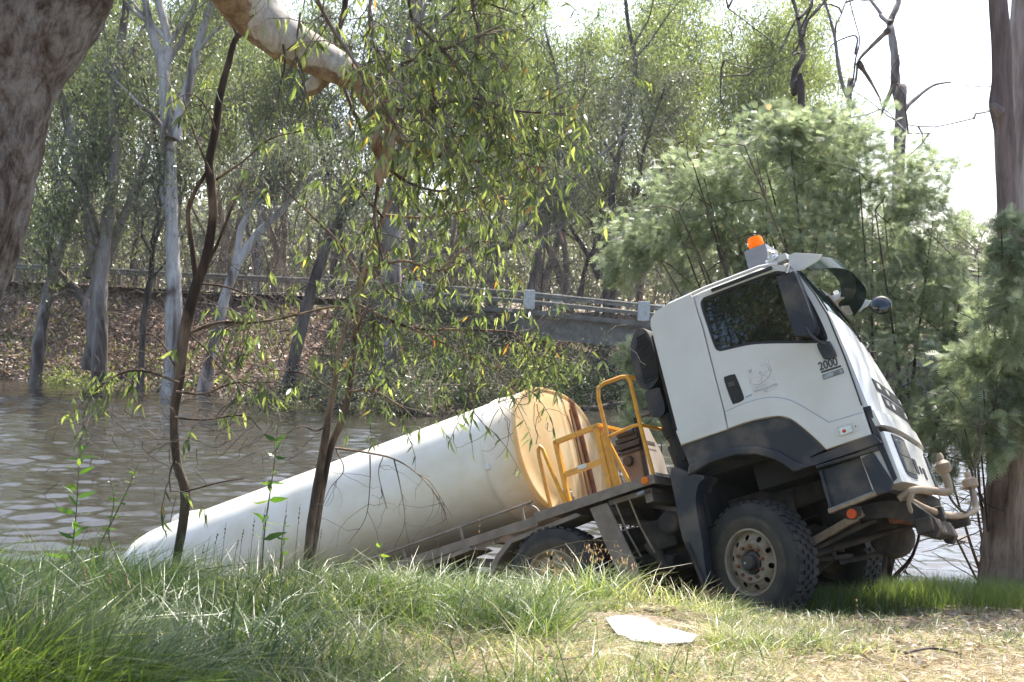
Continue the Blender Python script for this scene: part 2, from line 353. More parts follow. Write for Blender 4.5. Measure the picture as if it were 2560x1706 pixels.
def gum(rng, paths, twigs=5, limb_n=7, limb_L=.32, t0=.35, leaf_n=26, leaf_L=(.22, .36), crown_sig=.55, lift=.12, bare=False):
    """paths: [(Nx3 points, r0, r1)]; returns (trunk tubes, crown leaf arrays, twig tubes)"""
    tb, tw = Tubes(), Tubes(); A = []; H = max(p[0][:, 2].max() for p in paths)-min(p[0][:, 2].min() for p in paths)
    for P, r0, r1 in paths:
        Q = densify(P, 5); n = len(Q); rr = np.linspace(r0, r1, n)*(1+.08*np.sin(np.arange(n)*1.7)); rr[:2] *= 1.25; tb.add(Q, rr, 9)
        for k in range(limb_n):
            t = t0+(1-t0)*(k+rng.rand())/limb_n; i = min(n-2, int(t*(n-1))); d = Q[i+1]-Q[i]; d = norm(d); o = rng.normal(size=3); o[2] = abs(o[2])*.3; d = norm(d*.7+norm(o)*.8)
            L = H*limb_L*(1.15-t*.6)*rng.uniform(.7, 1.2); W = wander(rng, Q[i], d, L, 7, .2, lift); tb.add(W, np.linspace(rr[i]*.55, .02, 8), 6)
            for s in range(twigs):
                j = rng.randint(2, 8); d2 = norm(norm(W[j]-W[j-1])*.6+norm(rng.normal(size=3))*.8); W2 = wander(rng, W[j], d2, L*rng.uniform(.25, .5), 5, .25, .05)
                tw.add(W2, np.linspace(.035, .012, 6), 4)
                for q in range(2, 6): A.append(W2[q])
                for u in range(2):
                    W3 = wander(rng, W2[rng.randint(2, 6)], norm(rng.normal(size=3)+[0, 0, .2]), L*.16+.3, 3, .3); tw.add(W3, np.linspace(.016, .008, 4), 3); A += [W3[2], W3[3]]
    A = np.array(A)
    if bare: return tb, None, tw
    n = len(A)*leaf_n; C = np.repeat(A, leaf_n, 0)+rng.normal(size=(n, 3))*np.array([crown_sig, crown_sig, crown_sig*.75])
    D = norm(rng.normal(size=(n, 3))*.55+[0, 0, -.75]); L = rng.uniform(*leaf_L, n); W = L*rng.uniform(.2, .32, n)
    tint = np.clip(np.repeat(rng.rand(len(A)), leaf_n)*.55+rng.rand(n)*.45, 0, 1)
    return tb, (C, D, L, W, tint), tw
GUML = [(0, (.045, .058, .030)), (.35, (.085, .105, .05)), (.7, (.16, .18, .09)), (1, (.30, .31, .18))]
M['gum'] = leaf_mat('gum_leaves', GUML, .42, .35, (1, 1.08, .7)); M['gumy'] = leaf_mat('yellow_green_gum_leaves', [(0, (.075, .09, .04)), (.4, (.15, .18, .07)), (.8, (.28, .30, .12)), (1, (.44, .44, .22))], .5, .4, (1, 1.08, .65))
M['gumg'] = leaf_mat('grey_green_gum_leaves', [(0, (.05, .06, .04)), (.5, (.11, .12, .08)), (1, (.24, .24, .17))], .35, .35, (1, 1.05, .8))
M['barkp'] = bark_mat('pale_smooth_bark', (.52, .49, .46), (.40, .37, .34), (.13, .105, .09), (1, 1, .22), 1.1)
M['barkg'] = bark_mat('grey_brown_bark', (.34, .30, .27), (.20, .17, .15), (.07, .055, .045), (1, 1, .2), 1.6)
M['barkd'] = bark_mat('dark_rough_bark', (.16, .13, .11), (.09, .07, .06), (.035, .028, .024), (1, 1, .2), 2.0)
M['barkr'] = bark_mat('reddish_brown_bark', (.21, .15, .115), (.115, .08, .06), (.05, .036, .03), (1, 1, .3), 6.0, bd=.008)
M['twig'] = mat('grey_twig', (.15, .12, .10), (.08, .06, .05), 9, .9)
def leaf_obj(name, arr, mt, parent, rng, near=False, curve=.35, stuff=False):
    C, D, L, W, t = arr; o = link(name, leaves_np(C, D, L, W, rng, t, curve, name, near), mt, parent)
    if stuff: o['kind'] = 'stuff'
    return o
# ================================================================ the tanker truck
def dusty(name, c, dust=(.33, .25, .17), amt=(.45, .75), rough=.5, scale=3, coat=0, bump=0):
    return mat(name, c, tuple(a*.6+b*.4 for a, b in zip(c, dust)), scale, rough, bump, lo=amt[0], hi=amt[1], coat=coat)
M['white'] = mat('truck_white_paint', (.68, .67, .635), (.60, .575, .52), 2.2, .32, coat=.3, lo=.4, hi=.75)
M['cream'] = mat('stained_white_paint', (.66, .64, .58), (.55, .47, .36), 7, .5, lo=.4, hi=.75)
M['navy'] = dusty('dark_plastic', (.020, .024, .034), rough=.5)
M['blk'] = mat('black_rubber', (.012, .012, .013), (.02, .019, .018), 8, .6)
M['tyre'] = mat('dusty_tyre', (.020, .020, .020), (.050, .043, .034), 5, .8, .3)
M['side'] = mat('dusty_sidewall', (.045, .040, .032), (.085, .070, .050), 6, .85, .2)
M['rim'] = mat('dusty_rim', (.30, .245, .175), (.17, .11, .065), 6, .6, .2, lo=.45, hi=.7)
M['hub'] = mat('greasy_hub', (.03, .03, .033), (.07, .055, .04), 9, .5)
M['under'] = mat('muddy_underbody', (.030, .027, .024), (.11, .080, .055), 4, .85, .4, lo=.42, hi=.7)
M['underd'] = mat('dark_underbody', (.010, .010, .010), (.03, .026, .022), 4, .85)
M['deck'] = mat('taupe_painted_steel', (.25, .205, .165), (.17, .13, .10), 6, .6, .2)
M['yellow'] = mat('safety_yellow_paint', (.78, .36, .025), (.62, .27, .03), 12, .4, coat=.2)
M['rust'] = mat('rusty_pipe', (.30, .12, .05), (.16, .07, .04), 12, .8, .4)
M['steel'] = mat('galvanised_steel', (.42, .42, .42), (.30, .30, .30), 14, .4, metal=.6)
M['grey'] = mat('grey_steel_box', (.30, .30, .32), (.26, .26, .28), 5, .45, metal=.2)
M['pipe'] = mat('muddy_cream_pipe', (.36, .28, .19), (.24, .165, .10), 7, .6, .2)
M['chrome'] = mat('chrome', (.7, .7, .7), rough=.12, metal=1)
m, N, L, b = nodes('tinted_side_glass'); b.inputs['Base Color'].default_value = (.006, .008, .010, 1); b.inputs['Roughness'].default_value = .015; b.inputs['IOR'].default_value = 1.75; M['glass'] = m
m, N, L, b = nodes('green_windscreen_glass'); b.inputs['Base Color'].default_value = (.010, .028, .022, 1); b.inputs['Roughness'].default_value = .03; b.inputs['IOR'].default_value = 1.5; M['wglass'] = m
m, N, L, b = nodes('headlamp_lens'); b.inputs['Base Color'].default_value = (.55, .53, .48, 1); b.inputs['Roughness'].default_value = .08; b.inputs['Metallic'].default_value = .6; M['lens'] = m
def glow_plastic(name, c):
    m, N, L, b = nodes(name); b.inputs['Base Color'].default_value = (*c, 1); b.inputs['Roughness'].default_value = .15
    tr = N.new('ShaderNodeBsdfTranslucent'); tr.inputs[0].default_value = (*c, 1); mx = N.new('ShaderNodeMixShader'); mx.inputs[0].default_value = .55
    L.new(b.outputs[0], mx.inputs[1]); L.new(tr.outputs[0], mx.inputs[2]); L.new(mx.outputs[0], N['Material Output'].inputs[0]); return m
M['amber'] = glow_plastic('amber_plastic', (1.0, .36, .01)); M['orange'] = glow_plastic('orange_reflector', (1.0, .16, .02))
M['visor'] = glow_plastic('smoked_green_acrylic', (.012, .05, .04))

def tank_material(name, front):
    """weathered fibreglass, yellowed, with rust runs; ground bounce painted low on the body"""
    m, N, L, b = nodes(name); b.inputs['Roughness'].default_value = .38; b.inputs['Coat Weight'].default_value = .15
    t = noise(N, L, 2.5, 5); a = (.86, .66, .36) if front else (.82, .79, .71); c = (.82, .53, .22) if front else (.72, .67, .54)
    r = ramp(N, [(.4, a), (.7, c)]); L.new(t.outputs[0], r.inputs[0]); col = r.outputs[0]
    tc = N.new('ShaderNodeTexCoord'); sx = N.new('ShaderNodeSeparateXYZ'); L.new(tc.outputs['Object'], sx.inputs[0])
    def mul(f1, f2, op='MULTIPLY'):
        k = N.new('ShaderNodeMath'); k.operation = op; L.new(f1, k.inputs[0])
        if isinstance(f2, (int, float)): k.inputs[1].default_value = f2
        else: L.new(f2, k.inputs[1])
        return k.outputs[0]
    def mixc(fac, colr):
        nonlocal col
        mm = N.new('ShaderNodeMix'); mm.data_type = 'RGBA'; L.new(fac, mm.inputs[0]); L.new(col, mm.inputs[6]); mm.inputs[7].default_value = (*colr, 1); col = mm.outputs[2]
    n2 = noise(N, L, 5, 6, stretch=(1, 5, .6), rough=.7)
    if front:
        for cy, w, st in ((.66, .085, .8), (.40, .05, .35), (.27, .035, .25)):
            d = mul(sx.outputs['Y'], -cy, 'ADD'); d = mul(d, 1/w); d2 = mul(d, d)
            g = mul(d2, -1.0); g = mul(g, 1.0, 'ADD')
            g = mul(g, n2.outputs[0]); g = mul(g, 3.0); mr = N.new('ShaderNodeMapRange'); L.new(g, mr.inputs[0])
            mr.inputs[1].default_value = .25; mr.inputs[2].default_value = 1.1; mr.inputs[3].default_value = 0; mr.inputs[4].default_value = st
            mixc(mr.outputs[0], (.24, .07, .02))
    else:
        mr = N.new('ShaderNodeMapRange'); L.new(sx.outputs['Z'], mr.inputs[0]); mr.inputs[1].default_value = 2.45; mr.inputs[2].default_value = 1.65
        g = mul(mr.outputs[0], n2.outputs[0]); g = mul(g, 1.3); mixc(g, (.58, .46, .30))  # warm light bounced off the ground, mixed into the lower barrel colour
        mr2 = N.new('ShaderNodeMapRange'); L.new(sx.outputs['X'], mr2.inputs[0]); mr2.inputs[1].default_value = -3.0; mr2.inputs[2].default_value = -2.6
        g = mul(mr2.outputs[0], n2.outputs[0]); g = mul(g, .9); mixc(g, (.72, .50, .25))
    L.new(col, b.inputs['Base Color'])
    tr = N.new('ShaderNodeBsdfTranslucent'); mx = N.new('ShaderNodeMixShader'); mx.inputs[0].default_value = .34 if front else .03
    L.new(col, tr.inputs[0]); L.new(b.outputs[0], mx.inputs[1]); L.new(tr.outputs[0], mx.inputs[2]); L.new(mx.outputs[0], N['Material Output'].inputs[0])
    return m
M['tank'] = tank_material('weathered_white_bounce_fibreglass', False); M['tankend'] = tank_material('yellowed_rust_streaked_fibreglass', True)

truck = empty('water_truck', 'white water tanker truck, nose up on the bank, its tank slid back into the river', 'truck')
MT = Matrix.Identity(4)
for i in range(3):
    for j in range(3): MT[i][j] = TR[i][j]
    MT[i][3] = TT[i]
truck.matrix_world = MT

# ---- cab shell
GAP = [(.85, 1.50), (1.4, 1.46), (1.6, 1.42), (2.08, 1.375), (2.53, 1.32), (2.77, 1.255), (3.06, 1.145), (3.2, 1.0), (3.3, .85)]
def bulge(y, z=1.5): a = min(1, abs(y)/1.19) if y < 0 else min(1, y/.84); return .09*(1-a**3.6)**.7-(.19+.17*max(0, z-1.85))*(y+1.19)/2.0
def fx(y, z): return float(np.interp(z, [p[0] for p in GAP], [p[1] for p in GAP]))+bulge(y, z)
Y = [-1.17, -1.165, -1.15, -1.12, -1.07, -1.0, -.85, -.6, -.3, 0, .21, .42, .59, .70, .75, .78, .805, .815, .82]
def inset(y, w=.16):
    y = y*1.17/.82 if y > 0 else y; e = max(0, abs(y)-(1.17-w))/w; return w*.6*(1-math.sqrt(max(0, 1-e*e)))
def side(u, v, off): return (u, -1.2-off-.02*math.cos((v-2.3)*1.6), v)
def oside(o):
    def f(u, v, off): p = side(u, v, off+o); return p
    return f
cab_ol = [(-.43, 1.78), (-.45, 3.08), (-.43, 3.16), (-.35, 3.22), (-.22, 3.255), (.2, 3.265), (.7, 3.27), (.9, 3.25), (1.0, 3.2)]
front = [(z, 1) for z in (3.06, 2.9, 2.77, 2.6, 2.53, 2.3, 2.08, 1.8, 1.6)]
sec = []
for y in Y:
    row = []
    for (x, z) in cab_ol:
        k = inset(y) if z > 3.1 else 0
        row.append((x+(bulge(y, z)*.6 if x > .95 else 0), y, z-k+(.035*(1-(y/1.17)**2) if z > 3.2 else 0)))
    for z, _ in front: row.append((fx(y, z)-.012, y, z))
    row.append((.9, y, 1.6)); row.append((.6, y, 1.78)); sec.append(row)
b_ = MB(); n = len(sec[0]); vs = [p for r in sec for p in r]
fs = [(i*n+k, i*n+(k+1) % n, (i+1)*n+(k+1) % n, (i+1)*n+k) for i in range(len(Y)-1) for k in range(n)]
fs += [tuple(range(n)), tuple((len(Y)-1)*n+k for k in range(n))]
b_.add(vs, fs); cab = b_.build('cab_body', M['white'], truck, smooth=True, angle=35)
# roof drip rail and rear corner post
b_ = MB(); b_.tube([(-.40, -1.15, 3.15), (-.2, -1.16, 3.215), (.2, -1.17, 3.235), (.8, -1.17, 3.235), (.98, -1.16, 3.20)], .018, 6); b_.build('drip_rail', M['white'], truck, True)
b_ = MB(); b_.bar((.28, -1.215, 3.17), (.93, -1.215, 3.165), .03, .028); b_.build('weather_strip', M['blk'], truck)

# side panels, near side, and their mirrored copies on the far side
def both(o):
    for q in [o]:
        c = q.copy(); COL.objects.link(c); c.parent = q.parent; c.scale = (1, -.69, 1); c.location = (-.40, 0, 0)
        for ch in q.children: d = ch.copy(); COL.objects.link(d); d.parent = c
DOORL = [(.09, 1.79), (.10, 1.96), (.10, 2.45), (.10, 2.84), (.08, 3.08), (.09, 3.15), (.15, 3.19), (.9, 3.19), (1.02, 3.165), (1.10, 3.10), (1.16, 3.03), (1.255, 2.77), (1.32, 2.53), (1.365, 2.08), (1.39, 1.6), (1.40, 1.33), (.96, 1.32), (.88, 1.47), (.8, 1.59), (.72, 1.69), (.6, 1.755), (.47, 1.785), (.35, 1.79)]
WIN = smooth_poly([(.17, 2.62), (.15, 2.85), (.135, 3.06), (.165, 3.115), (.25, 3.125), (.87, 3.12), (1.0, 3.09), (1.10, 3.02), (1.16, 2.85), (1.215, 2.63), (1.255, 2.36), (1.235, 2.305), (1.15, 2.32), (.9, 2.405), (.64, 2.49), (.47, 2.53), (.25, 2.555), (.20, 2.57)], 3, True)
def grow(P, d):
    P = [np.array(p) for p in P]; c = sum(P)/len(P); out = []
    m = len(P); A = sum(P[i][0]*P[(i+1) % m][1]-P[(i+1) % m][0]*P[i][1] for i in range(m)); sg = 1 if A > 0 else -1
    for i in range(m):
        t = P[(i+1) % m]-P[i-1]; t = t/(np.linalg.norm(t)+1e-9); out.append(P[i]+sg*d*np.array([t[1], -t[0]]))
    return out
b_ = MB(); b_.plate([(-.43, 1.78), (-.45, 3.06), (-.43, 3.13), (-.36, 3.18), (-.22, 3.21), (.05, 3.22), (.065, 3.15), (.07, 3.08), (.085, 2.84), (.087, 1.785)], side, .028)
both(b_.build('rear_cab_panel', M['white'], truck, bevel=.006))
b_ = MB(); b_.plate(DOORL, side, .03, [grow(WIN, .012)])
door = b_.build('door', M['white'], truck, bevel=.005)
b_ = MB(); b_.plate(grow(WIN, .011), oside(-.010), .012, [grow(WIN, -.014)]); b_.build('window_seal', M['blk'], door)
b_ = MB(); b_.plate(grow(WIN, -.010), oside(-.016), .006); b_.build('window_glass', M['glass'], door)
HD = [(.175, 2.265), (.21, 2.29), (.28, 2.285), (.30, 2.26), (.325, 2.05), (.30, 2.01), (.22, 2.005), (.195, 2.03)]
b_ = MB(); b_.plate(smooth_poly(HD, 3, True), oside(.004), .012); b_.build('handle_recess', M['blk'], door)
b_ = MB(); b_.plate([(.205, 2.22), (.27, 2.22), (.275, 2.17), (.21, 2.17)], oside(.016), .02); b_.plate([(.225, 2.06), (.255, 2.06), (.255, 2.035), (.225, 2.035)], oside(.007), .008); b_.build('door_handle', M['navy'], door, bevel=.004)
# raised lower band of the door and the panel behind it
both(door)
SK = smooth_poly([(.105, 1.955), (.34, 1.975), (.56, 1.955), (.72, 1.89), (.83, 1.80), (.94, 1.68), (1.06, 1.55)], 3)+[(1.385, 1.545), (1.395, 1.335), (.965, 1.325)]+smooth_poly([(.965, 1.335), (.88, 1.478), (.8, 1.598), (.72, 1.697), (.6, 1.762), (.35, 1.797), (.095, 1.795)], 3)[1:]
b_ = MB(); b_.plate(SK, oside(.014), .02); sk = b_.build('door_skirt', M['white'], truck, bevel=.005); both(sk)
M['crease'] = mat('crease_shade_grey', (.30, .31, .33), rough=.6); b_ = MB(); cp_ = smooth_poly([(.105, 1.957), (.34, 1.977), (.56, 1.957), (.72, 1.892), (.83, 1.802), (.94, 1.682), (1.06, 1.553)], 3); b_.tube([side(x, z, .003) for x, z in cp_]+[side(1.385, 1.548, .003)], .0055, 5); b_.build('crease_shade_line', M['crease'], truck)  # grey tube paints the shade line along the skirt crease
b_ = MB(); b_.tube([(1.155, -1.203, 3.05), (1.262, -1.212, 2.77), (1.327, -1.218, 2.53), (1.372, -1.218, 2.08), (1.397, -1.212, 1.61)], .008, 6); b_.build('door_gap', M['blk'], truck)
b_ = MB(); b_.plate([(-.428, 1.785), (-.445, 1.935), (.085, 1.95), (.083, 1.79)], oside(.012), .02); both(b_.build('rear_panel_skirt', M['white'], truck, bevel=.01))
b_ = MB()
for P in ([(-.43, 1.782), (.09, 1.796), (.35, 1.80), (.6, 1.765), (.72, 1.70), (.8, 1.60), (.88, 1.48), (.965, 1.328), (1.395, 1.336)],):
    b_.tube([side(x, z-.006, .006) for x, z in P], .006, 5)
b_.build('fringed_lower_edge', M['pipe'], truck)  # tan tube draws the lens colour fringe, with some dirt, along the edge
# indicator lamp pod on the skirt
b_ = MB(); b_.plate(rrect(1.095, 1.395, 1.315, 1.49, .035), oside(.022), .012); pod = b_.build('indicator_pod', M['cream'], truck, bevel=.006)
b_ = MB(); b_.plate(rrect(1.14, 1.40, 1.26, 1.47, .02), oside(.036), .016); b_.build('indicator_lens', M['lens'], pod, bevel=.006)
b_ = MB(); b_.plate(rrect(1.165, 1.415, 1.20, 1.445, .012), oside(.040), .006); b_.build('bulb', M['orange'], pod)
b_ = MB(); b_.plate(rrect(1.287, 1.437, 1.299, 1.449, .005, 3), oside(.026), .006); b_.build('screw_hole', M['blk'], pod)
# markings on the near door
def text(s, size, x, z, mt, parent, off=.006, sx=1.0, ang=0, name='lettering', ext=.0012, bold=0):
    cu = bpy.data.curves.new(name, 'FONT'); cu.body = s; cu.size = size; cu.extrude = ext; cu.offset = bold
    t = bpy.data.objects.new('tmp', cu); COL.objects.link(t); dg = bpy.context.evaluated_depsgraph_get(); dg.update()
    me = bpy.data.meshes.new_from_object(t.evaluated_get(dg)); bpy.data.objects.remove(t)
    ca, sa = math.cos(ang), math.sin(ang)
    for v in me.vertices:
        u, w, h = v.co.x*sx, v.co.y, v.co.z; p = side(x+u*ca-w*sa, z+u*sa+w*ca, off+h); v.co = p
    me.name = name; return link(name, me, mt, parent)
M['decal'] = mat('charcoal_decal', (.05, .055, .06), rough=.4); M['faded'] = mat('faded_grey_print', (.36, .37, .38), (.50, .50, .49), 30, .5, lo=.4, hi=.6)
M['patch'] = mat('sun_bleached_sticker', (.68, .66, .63), (.64, .62, .59), 12, .45); M['tan'] = mat('faded_gold_print', (.52, .48, .36), (.60, .57, .5), 25, .5)
M['silver'] = mat('silver_badge', (.40, .43, .44), (.2, .25, .26), 18, .35)
text('2000', .112, 1.11, 2.045, M['decal'], door, sx=.83, ang=-.02, bold=.002)
b_ = MB(); b_.plate([(1.12, 2.035), (1.315, 2.032), (1.315, 2.013), (1.12, 2.016)], oside(.003), .003); b_.build('badge_bar', M['decal'], door)
b_ = MB(); b_.plate(rrect(1.12, 1.952, 1.325, 2.0, .008), oside(.003), .003); b_.build('badge_plate', M['decal'], door)
b_ = MB(); b_.plate(rrect(1.126, 1.957, 1.319, 1.995, .006), oside(.0045), .002); b_.build('badge_face', M['silver'], door)
text('350', .042, 1.225, 1.962, M['decal'], door, off=.005, sx=1.0)
b_ = MB(); b_.plate([(.405, 2.305), (.655, 2.325), (.665, 2.02), (.43, 2.0)], oside(.0025), .003); b_.build('worn_sticker', M['patch'], door)
b_ = MB()
def stroke(P, w0, w1, o=.004):
    P = smooth_poly(P, 6); n = len(P); A = []; B = []
    for i in range(n):
        t = P[min(i+1, n-1)]-P[max(i-1, 0)]; t /= np.linalg.norm(t); k = w0+(w1-w0)*i/(n-1); A.append(P[i]+k*np.array([-t[1], t[0]])); B.append(P[i]-k*np.array([-t[1], t[0]]))
    b_.plate(A+B[::-1], oside(o), .002)
stroke([(.575, 2.30), (.62, 2.285), (.655, 2.24), (.655, 2.20), (.62, 2.15), (.56, 2.12), (.50, 2.11), (.455, 2.125)], .002, .005)
stroke([(.565, 2.28), (.61, 2.265), (.635, 2.235), (.64, 2.20)], .0015, .004)
stroke([(.50, 2.155), (.53, 2.13), (.545, 2.155), (.56, 2.20), (.55, 2.225), (.535, 2.21), (.555, 2.19)], .002, .003)
stroke([(.57, 2.18), (.60, 2.16), (.61, 2.135)], .003, .002); stroke([(.575, 2.185), (.61, 2.205), (.625, 2.20)], .002, .002)
b_.build('emblem', M['faded'], door)
b_ = MB(); stroke([(.455, 2.125), (.425, 2.15), (.44, 2.18), (.48, 2.19), (.53, 2.17)], .003, .002); b_.build('emblem_curve', M['tan'], door)
b_ = MB(); b_.plate([(.43, 2.27), (.475, 2.275), (.455, 2.235)], oside(.004), .002); b_.build('emblem_triangle', M['faded'], door)
text('WANGARATTA', .036, .435, 2.045, M['faded'], door, off=.004, sx=.98, ang=-.02); text('RC', .03, .535, 2.015, M['faded'], door, off=.004)
text('RURAL CITY OF', .017, .46, 2.083, M['tan'], door, off=.004)
M['blue'] = mat('faded_blue_sticker', (.20, .33, .45)); b_ = MB(); b_.plate([(.34, 2.035), (.41, 2.043), (.41, 2.034), (.34, 2.026)], oside(.003), .003); b_.build('sticker_strip', M['blue'], door)

# ---- front of the cab
def fpatch(ol, o, th, name, mt, parent, bevel=0, lower=False):
    b = MB(); b.plate(ol, lambda u, v, off: (fx(u, v)+o+off, u, v), th); return b.build(name, mt, parent, bevel=bevel)
def fgrid(y0, y1, z0, z1, o, ny=16, nz=6, th=.012, ztop=None, zbot=None):
    b = MB(); ys = np.linspace(y0, y1, ny); vs = []; 
    for k in (0, -th):
        for y in ys:
            za = zbot(y) if zbot else z0; zb = ztop(y) if ztop else z1
            for z in np.linspace(za, zb, nz): vs.append((fx(y, z)+o+k, y, z))
    m = ny*nz; fs = []
    for i in range(ny-1):
        for j in range(nz-1): a = i*nz+j; fs += [(a, a+nz, a+nz+1, a+1), (m+a, m+a+1, m+a+nz+1, m+a+nz)]
    for i in range(ny-1): a = i*nz; fs += [(a, m+a, m+a+nz, a+nz), (a+nz-1, a+2*nz-1, m+a+2*nz-1, m+a+nz-1)]
    for j in range(nz-1): a = j; fs.append((a, a+1, m+a+1, m+a)); a = (ny-1)*nz+j; fs.append((a, m+a, m+a+1, a+1))
    return b.add(vs, fs)
fgrid(-1.13, .80, 2.55, 3.04, .004, 22, 8, .02, zbot=lambda y: 2.50+.07*abs(y)**2).build('windscreen', M['wglass'], truck, True)
fgrid(-1.165, .815, 1.56, 2.5, .006, 24, 12, .02, ztop=lambda y: 2.49+.07*abs(y)**2).build('front_panel', M['white'], truck, True)
fgrid(-1.1, .78, 3.03, 3.12, .006, 22, 3, .03).build('windscreen_header', M['blk'], truck, True)
for s in (0, 1):      # grille slots in the panel with short white vanes
    z0 = 1.655+s*.155
    p = fgrid(-.62-.12*s, .62, z0, z0+.125, .013, 20, 3, .01).build('grille_slot', M['blk'], truck, True)
    for yy in (-.55-.12*s, -.30, .3): fgrid(yy, yy+.11, z0+.03, z0+.085, .020, 4, 2, .01).build('grille_vane', M['white'], p)
for s in (-1, 1):
    b_ = MB(); P = [(fx(s*.2, 2.50)+.03, s*.25, 2.50), (fx(s*.5, 2.6)+.035, s*.55, 2.62), (fx(s*.9, 2.8)+.03, s*.9, 2.80)]; b_.tube(P, .010, 6); b_.tube([P[0], (P[0][0]-.02, s*.2, 2.46)], .022, 8)
    b_.bar((fx(s*.6, 2.66)+.025, s*.45, 2.60), (fx(s*1, 2.86)+.02, s*1.0, 2.87), .012, .02); b_.build('wiper', M['blk'], truck)
# grab bars on the front panel
b_ = MB(); b_.tube([(fx(.2, 2.44)+.005, .2, 2.44), (fx(.2, 2.42)+.05, .25, 2.42), (fx(.6, 2.42)+.05, .6, 2.42), (fx(.65, 2.44)+.005, .65, 2.44)], .012, 6); b_.build('grab_bar', M['blk'], truck)
# lower front panel and bumper
fgrid(-1.165, .815, 1.40, 1.545, .03, 24, 4, .05).build('lower_front_panel', M['white'], truck, True)
bm_ = MB()
fgrid(-1.13, .80, .86, 1.345, .012, 26, 8, .28).build('bumper', M['white'], truck, True)
bum = truck.children[-1]
bum = [c for c in truck.children if c.name.startswith('bumper')][0]
for s in (-1, 1):
    y0, y1 = (-.98, -.57) if s < 0 else (.36, .68)
    hl = fpatch(smooth_poly([(y0+.01, 1.30), (y0+.06, 1.325), (y1-.05, 1.315), (y1, 1.26), (y1, .98), (y1-.04, .925), (y0+.1, .93), (y0+.03, 1.0)] if s < 0 else [(y1-.01, 1.30), (y1-.06, 1.325), (y0+.05, 1.315), (y0, 1.26), (y0, .98), (y0+.04, .925), (y1-.1, .93), (y1-.03, 1.0)], 3, True), .022, .03, 'headlight_frame', M['navy'], bum, bevel=.008)
    fpatch(rrect(y0+.06, 1.13, y1-.04, 1.285, .03), .028, .012, 'headlight', M['lens'], bum, bevel=.004); fpatch(rrect(y0+.07, .965, y1-.04, 1.115, .03), .028, .012, 'fog_lamp', M['lens'], bum, bevel=.004)
for y0, y1, z0, z1 in ((-.50, -.36, 1.0, 1.14), (-.26, -.19, 1.02, 1.09), (-.10, .0, .98, 1.09)):
    fgrid(y0, y1, z0, z1, .02, 6, 3, .008).build('bumper_slot', M['blk'], bum)

M['plate'] = mat('number_plate', (.7, .7, .68)); fpatch([(-.19, .80), (.19, .80), (.19, .90), (-.19, .90)], .03, .004, 'number_plate', M['plate'], bum)
b_ = MB(); b_.plate([(1.40, 1.60), (1.455, 1.60), (1.46, 1.40), (1.475, 1.15), (1.50, .90), (1.46, .88), (1.415, 1.22)], oside(-.04), .03); b_.build('cab_corner_trim', M['navy'], truck, bevel=.004)
b_ = MB(); b_.box((1.14, -.18, 1.12), (.42, 1.6, .6)); b_.box((.15, -.15, 1.62), (1.3, 1.7, .34)); b_.box((-.44, -.12, 1.35), (.1, 1.8, .75)); b_.box((.55, 0, 1.45), (.9, 1.7, .5)); b_.build('engine_bay', M['underd'], truck)

# ---- sun visor: an arched band across the front of the roof
b_ = MB(); ys = np.linspace(-1.14, .86, 25); top = []; bot = []
for y in ys:
    e = (1-min(1, abs((y+.14)/1.0))**3.0); xt = 1.02+.22*e; zt = 3.20+.10*e; xb = 1.26+.30*e-.24*(y+1.14)/2; zb = 3.03+.05*e
    top.append((xt-.14*(y+1.14)/2, y, zt)); bot.append((xb, y, zb))
vs = []
for k in range(25): t, q = np.array(top[k]), np.array(bot[k]); mid = (t+q)/2+np.array([.05, 0, .05]); vs += [t, mid, q, q+np.array([-.006, 0, -.004]), mid+np.array([-.006, 0, -.006]), t+np.array([-.006, 0, -.006])]
b_.add(vs, [(i*6+j, i*6+(j+1) % 6, (i+1)*6+(j+1) % 6, (i+1)*6+j) for i in range(24) for j in range(6)]+[(0, 1, 2, 3, 4, 5), (144, 145, 146, 147, 148, 149)])
vis = b_.build('sun_visor', M['visor'], truck, True)
for s in (-1, 1):
    b_ = MB(); b_.plate([(1.08, 3.15), (1.10, 3.24), (1.17, 3.245), (1.42, 3.13), (1.36, 3.09), (1.20, 3.055), (1.12, 3.07)], lambda u, v, off, s=s: (u-(.17 if s > 0 else 0), (.88+off if s > 0 else -1.16-off), v), .03); b_.build('visor_bracket', M['white'], vis, bevel=.005)
    b_ = MB(); b_.box((.98-.06*(s > 0), s*(1.08 if s < 0 else .76), 3.25), (.20, .14, .07)); b_.tube([(.93, s*.76, 3.26), (.93, s*.76, 3.34)], .03, 8); b_.build('visor_mount', M['white'], vis, bevel=.008)
b_ = MB(); b_.tube([(.90, -1.12, 3.30), (.93, -1.13, 3.36), (.96, -1.12, 3.33)], .022, 8); b_.tube([(.86, -1.1, 3.27), (.99, -1.15, 3.27)], .025, 8); b_.build('aerial_base', M['chrome'], truck, True)
# beacon on its box
b_ = MB(); b_.plate([(.62, 3.30), (.625, 3.515), (.855, 3.515), (.855, 3.29)], lambda u, v, off: (u, -.98-off, v), .34); bb = b_.build('beacon_box', M['grey'], truck, bevel=.006)
b_ = MB(); b_.box((.735, -.81, 3.275), (.36, .30, .03)); b_.build('mounting_plate', M['white'], bb)
Mz = Matrix.Rotation(math.pi/2, 3, 'X')
b_ = MB(); b_.lathe([(0.001, .52), (.085, .52), (.085, .545), (.078, .55), (.078, .58), (.082, .585), (.078, .60), (.078, .635), (.07, .655), (.045, .665), (.001, .668)], 24, (.72, -.84, 3.0), Mz); be = b_.build('beacon', M['amber'], truck, True)
b_ = MB(); b_.lathe([(0.001, .513), (.092, .513), (.092, .53), (.001, .53)], 24, (.72, -.84, 3.0), Mz); b_.build('beacon_base', M['blk'], be, True)

